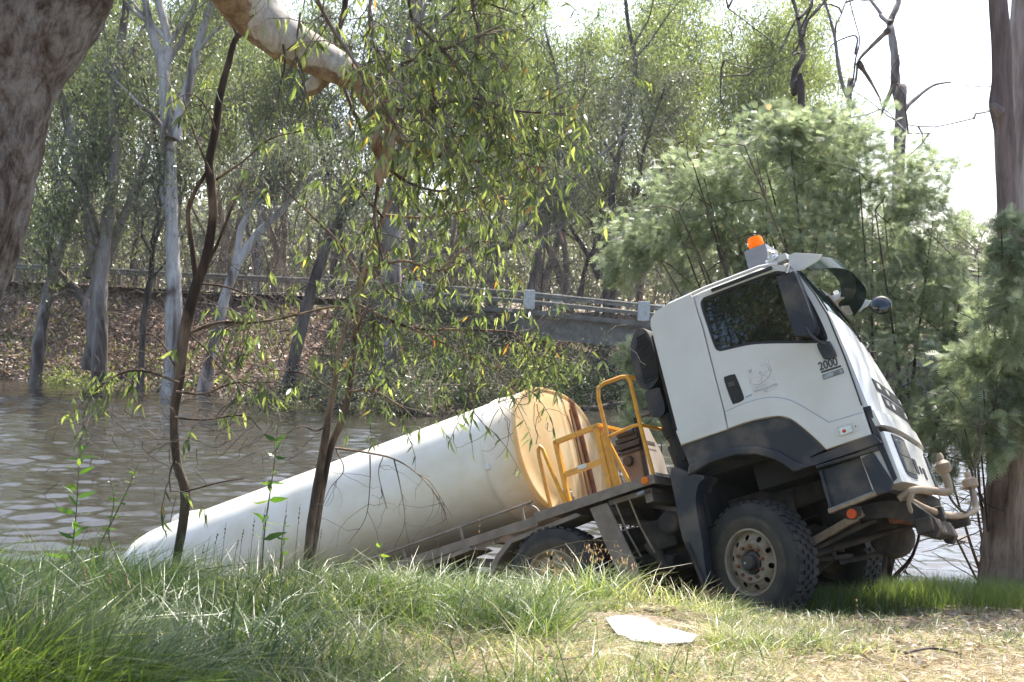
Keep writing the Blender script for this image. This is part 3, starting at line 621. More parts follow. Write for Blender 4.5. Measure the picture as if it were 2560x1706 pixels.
# ---- mirrors
b_ = MB(); mo = smooth_poly([(.985, 2.98), (1.0, 3.02), (1.13, 3.015), (1.17, 2.97), (1.215, 2.5), (1.20, 2.40), (1.15, 2.37), (1.03, 2.41), (1.0, 2.46)], 3, True)
b_.plate(mo, lambda u, v, off: (u, -1.33-off*1.0, v), .14); mi = b_.build('door_mirror', M['navy'], truck, bevel=.03)
b_ = MB(); b_.tube([(1.14, -1.38, 2.43), (1.16, -1.37, 2.36), (1.2, -1.30, 2.29), (1.24, -1.24, 2.26)], .016, 8); b_.build('mirror_arm', M['navy'], mi, True); b_ = MB(); b_.tube([(1.10, -1.37, 3.0), (1.12, -1.28, 3.1), (1.08, -1.2, 3.13)], .014, 8); b_.build('mirror_arm', M['navy'], mi, True)
b_ = MB(); b_.plate(smooth_poly([(1.16, 2.27), (1.185, 2.29), (1.27, 2.28), (1.285, 2.26), (1.305, 2.14), (1.285, 2.115), (1.20, 2.125), (1.18, 2.15)], 3, True), oside(.035), .04); b_.build('mirror_foot', M['navy'], mi, bevel=.01)
c = mi.copy(); COL.objects.link(c); c.parent = truck; c.scale = (1, -.70, 1); c.location = (-.38, 0, 0)
for ch in mi.children: d = ch.copy(); COL.objects.link(d); d.parent = c
b_ = MB(); b_.tube([(1.02, 1.16, 3.12), (1.10, 1.22, 3.19), (1.14, 1.22, 3.23)], .012, 6); b_.tube([(1.14, 1.22, 3.23), (1.23, 1.21, 3.20)], .010, 6)
Mt = Matrix.Rotation(R_(25), 3, 'Z') @ Matrix.Rotation(R_(-15), 3, 'X')
cmm = MB(); prof = [(0.001, -.06)]+[(.115*math.sin(t), -.06*math.cos(t)) for t in np.linspace(.2, math.pi/2, 7)]+[(.118, .012), (.11, .02), (.001, .03)]
cm = b_.build('convex_mirror_arm', M['blk'], truck, True); b_ = MB(); b_.lathe(prof, 24, (1.25, 1.21, 3.15), Mt); b_.build('convex_mirror', M['glass'], cm, True)

# ---- wheel arch guard, mud flap, sill, step box
GO = [(-.43, 1.775), (.09, 1.79), (.35, 1.79), (.6, 1.755), (.72, 1.69), (.8, 1.59), (.88, 1.47), (.955, 1.33), (.79, 1.30), (.80, 1.22), (.61, 1.21), (.53, 1.31), (.45, 1.38), (.29, 1.475), (.09, 1.525), (-.18, 1.525), (-.34, 1.49), (-.44, 1.44), (-.40, 1.56)]
b_ = MB(); b_.plate(GO, oside(-.006), .30); gd = b_.build('wheel_arch_guard', M['navy'], truck, bevel=.012)
b_ = MB(); b_.plate([(-.40, 1.56), (-.18, 1.60), (.09, 1.60), (.33, 1.545), (.52, 1.44), (.66, 1.29), (.79, 1.215), (.61, 1.205), (.53, 1.31), (.45, 1.38), (.29, 1.475), (.09, 1.525), (-.18, 1.525), (-.44, 1.47)], oside(.03), .05); b_.build('arch_lip', M['navy'], gd, bevel=.015)
MF = smooth_poly([(-.60, 1.60), (-.42, 1.50), (-.27, 1.42), (-.36, 1.36), (-.43, 1.2), (-.455, .95), (-.47, .78), (-.50, .60), (-.515, .42), (-.56, .47), (-.60, .65), (-.66, .90), (-.64, 1.25)], 3, True)
b_ = MB(); b_.plate(MF, oside(.0), .34); mf = b_.build('front_mudguard', M['navy'], truck, bevel=.012)
b_ = MB(); b_.box((-.58, -1.02, .62), (.03, .38, .48), Matrix.Rotation(R_(-8), 3, 'Y')); b_.build('mud_flap', M['under'], mf)
for o in (gd, mf): both(o)
b_ = MB(); b_.plate([(.79, 1.29), (1.42, 1.335), (1.475, 1.235), (.79, 1.215)], oside(.01), .2); both(b_.build('sill', M['navy'], truck, bevel=.006))
b_ = MB(); b_.plate([(.83, 1.17), (1.42, 1.19), (1.43, .90), (1.28, .82), (.83, .77)], lambda u, v, off: (u, -1.11-off, v), .05)
b_.box((.835, -1.09, .97), (.03, .12, .40)); b_.box((1.12, -1.14, 1.20), (.6, .1, .03)); sb = b_.build('step_panel', M['navy'], truck, bevel=.006)
b_ = MB(); b_.plate([(1.24, 1.16), (1.36, 1.18), (1.455, .87), (1.42, .80), (1.28, .80)], lambda u, v, off: (u, -1.17-off, v), .07); bp_ = b_.build('side_lamp_housing', M['navy'], sb, bevel=.012)
b_ = MB(); b_.bar((.82, -1.16, .77), (1.29, -1.16, .815), .07, .035); b_.build('step_tread', M['pipe'], sb, bevel=.004)
b_ = MB()
for k in range(22): t = k/21; b_.box((.83+.45*t, -1.17, .792+.043*t), (.011, .05, .014))
o = b_.build('tread_teeth', M['steel'], sb); o['kind'] = 'stuff'

# ---- bull bar arms, spray pipes and front underrun
b_ = MB(); b_.plate([(.84, .77), (.92, .80), (1.25, .78), (1.5, .70), (1.66, .50), (1.68, .40), (1.62, .33), (1.56, .36), (1.54, .44), (1.38, .56), (1.2, .63), (.98, .67), (.88, .70)], lambda u, v, off: (u, -.90-off, v), .10)
ur = b_.build('underrun_arm', M['under'], truck, bevel=.01)
b_ = MB(); b_.bar((1.56, -.95, .46), (1.50, .0, .46), .16, .14); b_.box((1.5, -.45, .58), (.3, .1, .14)); b_.box((1.5, .45, .58), (.3, .1, .14)); b_.build('underrun_bar', M['under'], truck, bevel=.02)
c = ur.copy(); COL.objects.link(c); c.parent = truck; c.location = (-.1, .92, 0)
b_ = MB(); b_.lathe([(.001, -.02), (.045, -.02), (.045, .02), (.001, .02)], 20, (1.02, -1.16, .70)); rf = b_.build('reflector', M['orange'], truck, True)
b_ = MB(); b_.lathe([(.001, 0), (.055, 0), (.055, .03), (.001, .03)], 20, (1.02, -1.155, .70)); b_.bar((.90, -1.14, .78), (1.1, -1.14, .70), .02, .09); b_.build('reflector_bracket', M['under'], rf, True)
b_ = MB(); b_.tube(smooth_poly([(1.42, -.98, .74), (1.56, -.95, .785), (1.67, -.80, .76), (1.77, -.62, .735), (1.79, -.58, .80), (1.79, -.58, .93)], 4), .036, 12)
b_.lathe([(.001, .90), (.055, .91), (.07, .94), (.073, .99), (.05, 1.02), (.03, 1.03), (.03, 1.08), (.02, 1.10), (.001, 1.10)], 18, (1.79, -.58, 0), Mz)
for yy in (.55, .62): pass
sp = b_.build('spray_pipe', M['pipe'], truck, True)
b_ = MB(); b_.tube(smooth_poly([(1.44, -.9, .76), (1.56, -.6, .62), (1.64, -.1, .57), (1.70, .4, .62), (1.71, .6, .68), (1.72, .64, .86)], 4), .032, 12)
b_.lathe([(.001, .86), (.05, .87), (.075, .89), (.078, .96), (.05, .98), (.03, .985), (.028, 1.04), (.001, 1.05)], 18, (1.72, .64, 0), Mz); b_.build('spray_pipe', M['pipe'], truck, True)
b_ = MB(); b_.tube(smooth_poly([(1.76, -.56, .92), (1.72, -.35, .70), (1.71, .1, .60), (1.72, .45, .72), (1.72, .6, .90)], 5), .012, 6); b_.build('hose', M['blk'], truck, True)
b_ = MB(); b_.tube(smooth_poly([(1.55, -.99, .76), (1.50, -1.0, .68), (1.50, -1.0, .58)], 4), [.03]*4+[.022]*4+[.006], 6); b_.build('tow_hook', M['pipe'], truck, True)

# ---- wheels
def wheel(x, y, z, steer, name='wheel', R=.52, w=.30, sgn=-1, dual=False):
    A = Matrix.Rotation(steer, 4, 'Z'); base = Matrix.Translation((x, y, z)) @ A
    h = w/2; b = MB()   # outer side at sgn*h
    prof = [(.30, -h*.80), (.33, -h*.98), (.40, -h*1.06), (.46, -h*1.02), (R-.03, -h*.95), (R-.016, -h*.86), (R-.012, -h*.4), (R-.012, h*.4), (R-.016, h*.86), (R-.03, h*.95), (.46, h*1.02), (.40, h*1.06), (.33, h*.98), (.30, h*.80)]
    b.lathe(prof, 64)
    me = b.build(name, M['tyre'], truck, True, angle=55); me.matrix_local = base @ (Matrix.Identity(4) if sgn < 0 else Matrix.Rotation(math.pi, 4, 'Z'))
    wl_ = me
    b = MB(); b.lathe([(.31, -h*.96), (.34, -h*1.045), (.39, -h*1.09), (.405, -h*1.085), (.41, -h*1.065), (.43, -h*1.068), (.432, -h*1.05)], 64); b.build('sidewall', M['side'], wl_, True)
    b = MB(); rr = random.Random(5)
    for row, (yy, ww) in enumerate(((-h*.66, .075), (-h*.2, .05), (h*.2, .05), (h*.66, .075))):
        for k in range(38):
            t = 2*math.pi*(k+.5*(row % 2))/38; Rm = Matrix.Rotation(-t, 3, 'Y')
            b.box((R*math.cos(t)*.993, yy, R*math.sin(t)*.993), (.020, ww, .055), Rm)
    o = b.build('tread', M['tyre'], wl_); o['kind'] = 'stuff'
    b = MB(); b.lathe([(.315, -h*.86), (.318, -h*1.02), (.305, -h*1.04), (.295, -h*1.0), (.29, -h*.86), (.285, -h*.3), (.2, h*.2), (.001, h*.2)], 56)
    b.build('rim', M['rim'], wl_, True)
    # the dished disc with ten hand holes
    b = MB(); holes = []
    for k in range(10):
        a = 2*math.pi*(k+.4)/10; holes.append([(.232*math.cos(a)+.027*math.cos(q), .232*math.sin(a)+.027*math.sin(q)) for q in np.linspace(0, 2*math.pi, 13)[:-1]])
    def disc(u, v, off):
        r = math.hypot(u, v); d = -h*.62-.055*max(0, min(1, (.285-r)/.09)) if r > .15 else -h*.62-.055
        return (u, d-off, v)
    ol = [(.287*math.cos(q), .287*math.sin(q)) for q in np.linspace(0, 2*math.pi, 49)[:-1]]
    inn = [(.11*math.cos(q), .11*math.sin(q)) for q in np.linspace(0, 2*math.pi, 33)[:-1]]
    rings = []
    for rr_, dd in ((.19, 0),): rings.append(rr_)
    ol2 = [(.190*math.cos(q), .190*math.sin(q)) for q in np.linspace(0, 2*math.pi, 49)[:-1]]
    b.plate(ol, disc, .008, [ol2]+holes); b.lathe([(.1905, -h*.62-.055), (.13, -h*.62-.05), (.118, -h*.62-.03), (.112, -h*.4)], 48)
    b.build('wheel_disc', M['rim'], wl_, True, angle=60)
    b = MB(); b.lathe([(.285, -h*.35), (.1, -h*.35)], 32); b.build('wheel_back', M['blk'], wl_)
    for k in range(10):
        b = MB(); a = 2*math.pi*k/10; b.lathe([(.001, -.034), (.014, -.034), (.017, -.024), (.017, 0), (.001, 0)], 8, (.152*math.cos(a), -h*.62-.052, .152*math.sin(a))); b.build('wheel_nut', M['rust'], wl_, True)
    b = MB(); b.lathe([(.001, -.115), (.06, -.115), (.072, -.10), (.075, -.05), (.10, -.04), (.105, 0), (.11, .04)], 28, (0, -h*.55, 0)); b.build('hub', M['hub'], wl_, True)
    b = MB(); b.lathe([(.001, -.124), (.012, -.124), (.014, -.11), (.001, -.11)], 10, (-.02, -h*.55, .0)); b.build('hub_cap', M['steel'], wl_, True)
    return me
ST = R_(-19)
w1 = wheel(0, -1.02, .52, ST, R=.57)
w2 = wheel(.0, 1.02, .66, ST, sgn=1, R=.57)
w3 = wheel(-2.17, -1.05, .86, 0, R=.55); w4 = wheel(-2.19, 1.05, .86, 0, sgn=1, R=.50)
w5 = wheel(-3.55, -1.05, .86, 0, R=.50); w6 = wheel(-3.55, 1.05, .86, 0, sgn=1, R=.50)
# ---- chassis and running gear
for s in (-1, 1):
    b_ = MB(); b_.box((-4.0, s*.43, 1.13), (10.6, .09, .26)); b_.build('chassis_rail', M['under'], truck, bevel=.01)
    b_ = MB()
    for k in range(7): b_.bar((-.72+.05*k, s*.43, .62+.022*k), (.72-.05*k, s*.43, .66+.022*k), .08, .018)
    b_.bar((-.78, s*.43, .60), (-.78, s*.43, 1.05), .1, .08); b_.bar((.80, s*.43, .66), (.80, s*.43, 1.0), .1, .08); b_.build('leaf_spring', M['under'], truck)
    b_ = MB(); b_.tube([(.25, s*.62, .60), (.30, s*.60, 1.15)], .045, 10); b_.build('shock_absorber', M['under'], truck, True)
b_ = MB(); b_.tube([(0, -.92, .53), (0, -.5, .50), (0, .5, .55), (0, .95, .62)], .075, 12); b_.lathe([(.001, -.2), (.12, -.17), (.19, -.08), (.20, 0), (.19, .08), (.12, .17), (.001, .2)], 20, (.0, .12, .54)); b_.tube([(.1, .12, .54), (.34, .12, .56)], [.16, .08], 14); b_.build('front_axle', M['under'], truck, True)
b_ = MB(); b_.tube([(.30, -.85, .45), (.32, .85, .55)], .028, 10); b_.tube([(.30, -.85, .45), (.05, -.95, .50)], .035, 8); b_.tube([(.32, .85, .55), (.05, .95, .58)], .035, 8); b_.build('tie_rod', M['under'], truck, True)
b_ = MB(); b_.bar((.40, -.80, .58), (1.05, -.88, .72), .06, .07); b_.build('stay_bar', M['pipe'], truck, bevel=.005)
b_ = MB(); b_.bar((.40, -.74, .52), (1.1, -.78, .64), .05, .03); b_.tube([(.3, -.6, .50), (.8, -.3, .55), (1.3, .1, .62)], .03, 8); b_.tube([(.5, -.3, .40), (.9, .1, .42), (.95, .5, .48)], .025, 8); b_.build('drag_link', M['under'], truck, True)
b_ = MB(); b_.lathe([(.001, -.22), (.17, -.20), (.20, -.05), (.20, .1), (.12, .22), (.001, .24)], 18, (.95, .15, .55)); b_.box((.75, .1, .85), (.7, .6, .5)); b_.box((1.25, 0, .9), (.3, 1.2, .3)); b_.build('engine_sump', M['under'], truck, True, bevel=.03)
b_ = MB(); b_.tube([(1.15, -.5, .68), (1.42, -.45, .64)], .07, 14); b_.tube([(1.25, -.7, .62), (1.35, .7, .62)], .05, 10); b_.build('tow_pin', M['rust'], truck, True)
b_ = MB(); b_.box((-.95, -.3, .95), (.55, .9, .55)); b_.box((-1.0, -.78, 1.05), (.35, .35, .30)); b_.tube([(-.9, -.9, .75), (-1.5, -.7, .9)], .08, 12); b_.tube([(-1.15, -.95, 1.0), (-1.0, -.9, .7)], .06, 10)
b_.tube([(-.7, -.5, .75), (-2.1, -.2, .86)], .05, 10); b_.lathe([(.001, -.12), (.11, -.12), (.12, -.08), (.12, .08), (.001, .12)], 18, (-.82, -.95, 1.12)); b_.build('gearbox', M['under'], truck, True, bevel=.02)
b_ = MB(); b_.tube([(-.75, -.95, .30), (-.55, -.92, .37), (-.42, -.9, .45)], .075, 12); b_.build('air_cylinder', M['rust'], truck, True)
b_ = MB(); b_.tube([(-2.19, -.9, .86), (-2.19, .9, .86)], .09, 12); b_.tube([(-3.55, -.9, .86), (-3.55, .9, .86)], .09, 12); b_.lathe([(.001, -.2), (.2, -.1), (.2, .1), (.001, .2)], 18, (-2.19, 0, .86)); b_.build('rear_axles', M['under'], truck, True)
for yy in (-.62, .62): b_ = MB(); b_.box((-2.9, yy, 1.0), (.5, .1, .5)); b_.build('spring_hanger', M['under'], truck)

b_ = MB(); b_.box((-1.35, .45, .95), (1.1, 1.0, .8)); b_.build('underdeck_dark_fill', M['underd'], truck, bevel=.04)  # box added to fill the dark under the deck
b_ = MB(); b_.box((-2.9, .45, 1.1), (1.6, 1.0, .5)); b_.build('axle_dark_fill', M['underd'], truck, bevel=.04)  # added block that keeps the gap between the axles dark
b_ = MB(); b_.plate([(-2.95, 1.12), (-2.80, 1.28), (-2.62, 1.40), (-1.75, 1.46), (-1.70, 1.42), (-2.58, 1.36), (-2.76, 1.24), (-2.90, 1.09)], lambda u, v, off: (u, -1.18-off, v), .42); o = b_.build('rear_mudguard', M['deck'], truck); c = o.copy(); COL.objects.link(c); c.parent = truck; c.location = (-1.38, 0, 0); b_ = MB(); b_.box((-4.4, .1, 1.0), (1.2, 1.6, .6)); b_.build('tail_dark_fill', M['underd'], truck, bevel=.04)  # the last box is added dark fill that hides bright water behind the axle
# ---- deck, stanchion leg, tank
b_ = MB(); b_.plate([(-2.23, 1.59), (-.83, 1.60), (-.80, 1.57), (-.80, 1.51), (-2.24, 1.485)], lambda u, v, off: (u, -1.2-off, v), .03)
b_.box((-1.51, -.02, 1.565), (1.40, 2.30, .012)); b_.box((-.815, 0, 1.55), (.025, 2.36, .09)); b_.plate([(-2.23, 1.59), (-.83, 1.60), (-.80, 1.51), (-2.24, 1.485)], lambda u, v, off: (u, 1.2+off, v), .03)
dk = b_.build('deck', M['deck'], truck, bevel=.003)
b_ = MB()
for k in range(40): b_.box((-.80, -1.12+k*.058, 1.608), (.018, .03, .022))
o = b_.build('deck_teeth', M['steel'], dk); o['kind'] = 'stuff'
b_ = MB(); b_.box((-1.45, 0, 1.42), (.08, 2.2, .12)); b_.box((-.95, 0, 1.42), (.08, 2.2, .12)); b_.box((-1.15, -.9, 1.47), (.5, .4, .05)); b_.build('deck_bearer', M['deck'], dk)
b_ = MB(); b_.lathe([(.001, -.02), (.035, -.018), (.04, 0), (.001, .01)], 18, (-.895, -1.22, 1.555)); b_.build('marker_light', M['amber'], dk, True)
b_ = MB(); b_.tube([(-1.03, -1.17, 1.455), (-.95, -1.17, 1.46)], .022, 8); b_.build('number_light', M['grey'], dk, True)
b_ = MB(); b_.plate([(-1.60, 1.47), (-1.39, 1.47), (-1.22, .80), (-1.215, .62), (-1.23, .30), (-1.43, .30), (-1.47, .88)], lambda u, v, off: (u, -1.16-off, v), .025)
b_.plate([(-1.475, .90), (-1.21, .80), (-1.21, .765), (-1.47, .862)], lambda u, v, off: (u, -1.15-off, v), .03); lg = b_.build('leg_guard', M['deck'], truck, bevel=.004); both(lg)
for x0 in (-1.33, -1.17):
    b_ = MB(); b_.tube([(x0, -1.10, 1.47), (x0+.04, -1.06, 1.15), (x0+.10, -1.0, .88)], .010, 6); b_.build('cable', M['pipe'], truck, True)
b_ = MB(); b_.plate([(-9.3, 1.52), (-2.26, 1.565), (-2.27, 1.47), (-9.3, 1.42)], lambda u, v, off: (u, -1.14-off, v), .04); b_.plate([(-9.3, 1.52), (-2.26, 1.565), (-2.27, 1.47), (-9.3, 1.42)], lambda u, v, off: (u, 1.14+off, v), .04)
b_.build('subframe', M['deck'], truck, bevel=.004)
for k in range(8): b_ = MB(); b_.box((-2.8-.9*k, 0, 1.46), (.08, 2.2, .08)); b_.build('cross_beam', M['deck'], truck)
b_ = MB(); b_.tube(smooth_poly([(-9.2, -1.1, 1.62), (-5, -1.1, 1.67), (-2.5, -1.1, 1.725), (-2.36, -1.1, 1.72), (-2.26, -1.1, 1.66), (-2.22, -1.1, 1.60)], 3), .015, 8)
for k in range(9): xx = -2.42-.8*k; b_.bar((xx, -1.1, 1.55), (xx, -1.1, 1.72-.015*k), .02, .03)
b_.build('hose_rail', M['deck'], truck, True)
# tank: flattened round section, dished yellow end
def tsec(t, k=1.0, n=2.6):
    c, s = math.cos(t), math.sin(t); y = math.copysign(abs(c)**(2/n), c); z = math.copysign(abs(s)**(2/2.3), s)
    return (.18+.95*k*y, 2.47+.765*k*z)
NS = 56; TT_ = [2*math.pi*k/NS for k in range(NS)]
def tloft(stations, name, mt, smooth=True, caps=(False, False)):
    b = MB(); vs = []
    for x, k in stations: vs += [(x, *tsec(t, k)) for t in TT_]
    m = len(stations); fs = [(i*NS+j, i*NS+(j+1) % NS, (i+1)*NS+(j+1) % NS, (i+1)*NS+j) for i in range(m-1) for j in range(NS)]
    if caps[0]: fs.append(tuple(range(NS)))
    if caps[1]: fs.append(tuple((m-1)*NS+j for j in range(NS)))
    return b.add(vs, fs).build(name, mt, truck, smooth, angle=50)
tk = tloft([(-9.22, .55), (-9.18, .75), (-9.08, .87), (-8.9, .95), (-8.7, .985), (-8.4, 1.0)]+[(-8.4+i*.95, 1.0) for i in range(1, 6)]+[(-3.05, 1.0), (-2.98, 1.0), (-2.96, 1.022), (-2.90, 1.022), (-2.88, 1.0), (-2.62, .995), (-2.56, .99)], 'tank', M['tank'], caps=(True, False))
te = tloft([(-2.56, .99), (-2.52, 1.005), (-2.49, 1.005), (-2.485, .975), (-2.50, .95), (-2.47, .80), (-2.45, .55), (-2.44, .25), (-2.44, .02)], 'tank_end', M['tankend'], caps=(False, True))
b_ = MB(); b_.tube([(-2.45, .60, 3.17-.06), (-2.42, .60, 2.6), (-2.42, .62, 1.75)], .03, 10); b_.tube([(-2.43, .46, 3.0), (-2.42, .46, 1.75)], .012, 8); b_.build('sight_tube', M['rust'], te, True)
b_ = MB(); b_.box((-2.93, -.785, 2.33), (.07, .04, .07)); b_.build('strap_clip', M['white'], tk, bevel=.01)
b_ = MB(); b_.lathe([(.001, -.06), (.26, -.06), (.28, -.03), (.28, .03), (.30, .03)], 28, (-8.35, .1, 3.24), Matrix.Rotation(-math.pi/2, 3, 'X')); b_.build('manhole_lid', M['tank'], tk, True)
b_ = MB(); b_.tube([(-2.33, -.2, 1.60), (-2.33, -.2, 1.85)], .05, 12); b_.lathe([(.001, .25), (.06, .25), (.06, .30), (.045, .31), (.05, .34), (.001, .35)], 14, (-2.33, -.2, 1.6), Mz); b_.bar((-2.38, -.24, 1.93), (-2.26, -.24, 1.93), .02); vv = b_.build('valve', M['steel'], truck, True)
b_ = MB(); b_.tube([(-2.30, -.2, 1.6), (-2.30, -.2, 1.84)], .055, 12); b_.build('valve_pipe', M['pipe'], vv, True)

# ---- yellow rails
def rail(name, P, r=.02, sm=0, seg=8):
    b = MB(); b.tube(smooth_poly(P, 4) if sm else P, r, seg); return b.build(name, M['yellow'], truck, True)
rail('grab_rail', [(-2.05, -1.14, 1.60), (-2.065, -1.14, 2.16), (-2.055, -1.14, 2.24), (-2.03, -1.14, 2.26), (-2.0, -1.14, 2.22), (-1.97, -1.14, 2.05), (-1.87, -1.14, 1.60)], .022)
b_ = MB()
for a, c, w, h in (((-1.845, -1.1, 1.59), (-1.855, -1.1, 2.27), .05, .05), ((-1.87, -1.1, 2.255), (-1.31, -1.1, 2.275), .05, .05), ((-1.82, -1.1, 1.895), (-1.36, -1.1, 1.91), .04, .06), ((-1.345, -1.1, 1.59), (-1.355, -1.1, 2.28), .05, .06)):
    b_.bar(a, c, w, h, (1, 0, 0) if abs(a[0]-c[0]) < .05 else (0, 0, 1))
gt = b_.build('gate', M['yellow'], truck, bevel=.004)
b_ = MB(); b_.box((-1.60, -1.125, 1.915), (.10, .006, .045)); b_.build('gate_label', M['patch'], gt)
b_ = MB(); b_.bar((-1.33, -1.1, 2.28), (-1.30, -.6, 2.26), .05, .04); b_.bar((-1.30, -1.08, 2.22), (-1.13, -1.08, 1.60), .03, .04, (1, 0, 0)); b_.bar((-1.31, -1.1, 2.2), (-1.27, -1.1, 1.6), .10, .012, (0, 1, 0)); b_.build('gate_post', M['yellow'], truck, bevel=.004)
rail('hand_rail', [(-1.24, -1.1, 1.60), (-1.25, -1.1, 2.13), (-1.255, -1.1, 2.55), (-1.23, -1.1, 2.66), (-1.15, -1.1, 2.685), (-.95, -1.1, 2.685), (-.885, -1.1, 2.67), (-.86, -1.1, 2.60), (-.86, -1.1, 2.1), (-.845, -1.1, 1.60)], .021)
rail('hand_rail', [(-.885, -1.1, 2.67), (-.85, -.9, 2.665), (-.83, -.5, 2.66), (-.83, .3, 2.655), (-.83, 1.0, 2.64), (-.83, 1.1, 2.58), (-.83, 1.1, 1.60)], .021)
rail('mid_rail', [(-1.25, -1.1, 2.13), (-.95, -1.1, 2.155), (-.88, -1.09, 2.15), (-.85, -1.0, 2.14), (-.83, -.6, 2.13), (-.83, .4, 2.12), (-.83, 1.1, 2.11)], .019)
rail('rail_post', [(-.83, -.35, 2.66), (-.83, -.35, 1.60)], .019)
# pump engine, board and air intake behind the cab
b_ = MB(); b_.box((-1.27, -.45, 1.80), (.24, .34, .46)); pe = b_.build('pump_engine', M['deck'], truck, bevel=.03)
b_ = MB(); b_.box((-1.28, -.45, 2.10), (.30, .38, .06)); b_.box((-1.28, -.45, 2.17), (.27, .34, .05)); b_.box((-1.28, -.45, 2.03), (.30, .38, .03)); b_.tube([(-1.38, -.6, 2.23), (-1.18, -.6, 2.23)], .035, 10); b_.lathe([(.001, -.05), (.05, -.05), (.06, 0), (.001, .02)], 12, (-1.30, -.63, 1.93)); b_.tube([(-1.3, -.5, 2.2), (-1.25, -.3, 2.26), (-1.2, -.2, 2.15)], .012, 6); b_.build('engine_head', M['hub'], pe, True, bevel=.01)
M['board'] = mat('weathered_board', (.55, .49, .44), (.42, .36, .31), 6, .7, stretch=(1, 1, .2))
b_ = MB(); b_.plate([(-.62, 1.60), (-.56, 2.36), (-.34, 2.30), (-.12, 1.98), (-.10, 1.60)], lambda u, v, off: (-1.13+off*1.0, u, v), .03); b_.build('splash_board', M['board'], truck, bevel=.004)
b_ = MB(); b_.plate([(-.645, 1.60), (-.585, 2.37), (-.56, 2.37), (-.62, 1.60)], lambda u, v, off: (-1.11+off, u, v), .05); b_.build('board_edge', M['under'], truck)
AI = smooth_poly([(-.66, 3.14), (-.60, 3.10), (-.57, 2.95), (-.575, 2.62), (-.62, 2.54), (-.70, 2.50), (-.79, 2.52), (-.835, 2.62), (-.84, 2.85), (-.80, 3.02), (-.73, 3.12)], 3, True)
b_ = MB(); b_.plate(AI, lambda u, v, off: (u, -1.0-off, v), .32); ai = b_.build('air_intake', M['navy'], truck, bevel=.02)
for k in range(18):
    b_ = MB(); z = 2.58+k*.028; b_.box((-.665, -1.005, z), (.17-(.06 if k > 14 else 0), .03, .012), Matrix.Rotation(R_(-6), 3, 'Y')); b_.build('louvre', M['blk'], ai)
b_ = MB(); b_.plate(smooth_poly([(-.79, 2.44), (-.76, 2.49), (-.64, 2.485), (-.61, 2.45), (-.605, 2.27), (-.65, 2.19), (-.75, 2.20), (-.79, 2.28)], 3, True), lambda u, v, off: (u, -.98-off, v), .28); b_.build('filter_box', M['navy'], truck, bevel=.03)
b_ = MB(); b_.tube([(-.66, -.86, 2.2), (-.64, -.86, 2.08)], .085, 14); b_.tube([(-.64, -.86, 2.08), (-.63, -.86, 1.97)], .095, 14); b_.tube([(-.63, -.86, 1.97), (-.60, -.86, 1.85)], .08, 14); b_.tube([(-.61, -.86, 1.88), (-.575, -.86, 1.62)], .115, 16); b_.build('intake_pipe', M['blk'], truck, True)
b_ = MB(); b_.tube([(-.645, -.86, 2.09), (-.635, -.86, 2.0)], .10, 16); b_.build('intake_collar', M['under'], truck, True)
b_ = MB(); b_.box((-.50, -.16, 2.4), (.06, 1.8, 1.2)); b_.box((-.47, -1.09, 2.3), (.05, .12, 1.3)); b_.box((-.49, -.95, 1.62), (.16, .3, .2)); b_.build('cab_back_frame', M['underd'], truck)
# ================================================================ trees of the far bank
def root_at(o, p): return empty_root(o, p)
def make_tree(name, label, cat, group, base, parts):
    """parts: [(name, mesh, material, stuff)] in world coordinates"""
    r = empty(name, label, cat, group, loc=tuple(base))
    for nm, me, mt, st in parts:
        o = link(nm, me, mt, r); o.matrix_parent_inverse = Matrix.Translation(-Vector(tuple(base)))
        if st: o['kind'] = 'stuff'
    return r
def traced_gum(seed, label, stems, D, bark, leaf, r0, up=9, leaf_n=22, limb_n=6, twigs=4, t0=.3, name='gum_tree', bare=False, dy=.6, group='gum trees along the far bank', lsig=.6):
    """stems: lists of display-pixel points traced from the photograph at depth D, carried on above the frame"""
    rng = np.random.RandomState(seed); paths = []
    for k, s in enumerate(stems):
        P = [dat(x, y, D+dy*k+.3*i) for i, (x, y) in enumerate(s)]
        if k == 0: P[0][2] = min(P[0][2], float(far_z(P[0][0], P[0][1]))-.2)
        d = norm(P[-1]-P[-2])
        if s[-1][1] < 60: P = P+[P[-1]+d*up*.5+rng.normal(size=3)*.4, P[-1]+d*up*.9+[0, 0, 1]]
        sc = 1 if k == 0 else (.42 if bare else .72); paths.append((np.array(P), r0*sc, r0*sc*.28))
    tb, lv, tw = gum(rng, paths, twigs, limb_n, .22, t0, leaf_n, (.20, .34), lsig, .1, bare)
    parts = [('trunk', tb.mesh('trunk'), M[bark], False), ('twigs', tw.mesh('twigs'), M['twig'], True)]
    if lv: C, Dd, L, W, t = lv; parts.append(('crown', leaves_np(C, Dd, L, W, rng, t, 0, 'crown'), M[leaf], False))
    return make_tree(name, label, 'tree', group, paths[0][0][0], parts)
traced_gum(11, 'slender gum leaning right from the water edge, its dark foot reflected at far left', [[(80, 862), (92, 780), (105, 700), (128, 610), (160, 520), (200, 400), (250, 260), (330, 60)]], 62, 'barkg', 'gum', .34)
traced_gum(12, 'many-stemmed grey gum with dark forked foot standing at the far water edge, left', [[(235, 850), (228, 740), (232, 640), (246, 520), (262, 390), (264, 210), (290, 20)], [(205, 850), (214, 740), (224, 560), (196, 440), (168, 330), (150, 240), (120, 120)], [(232, 620), (272, 530), (312, 430), (345, 320), (372, 210)], [(228, 750), (185, 680), (140, 630), (62, 562)], [(214, 640), (212, 520), (206, 400), (226, 240), (262, 80)]], 61, 'barkg', 'gum', .42, limb_n=5, leaf_n=16)
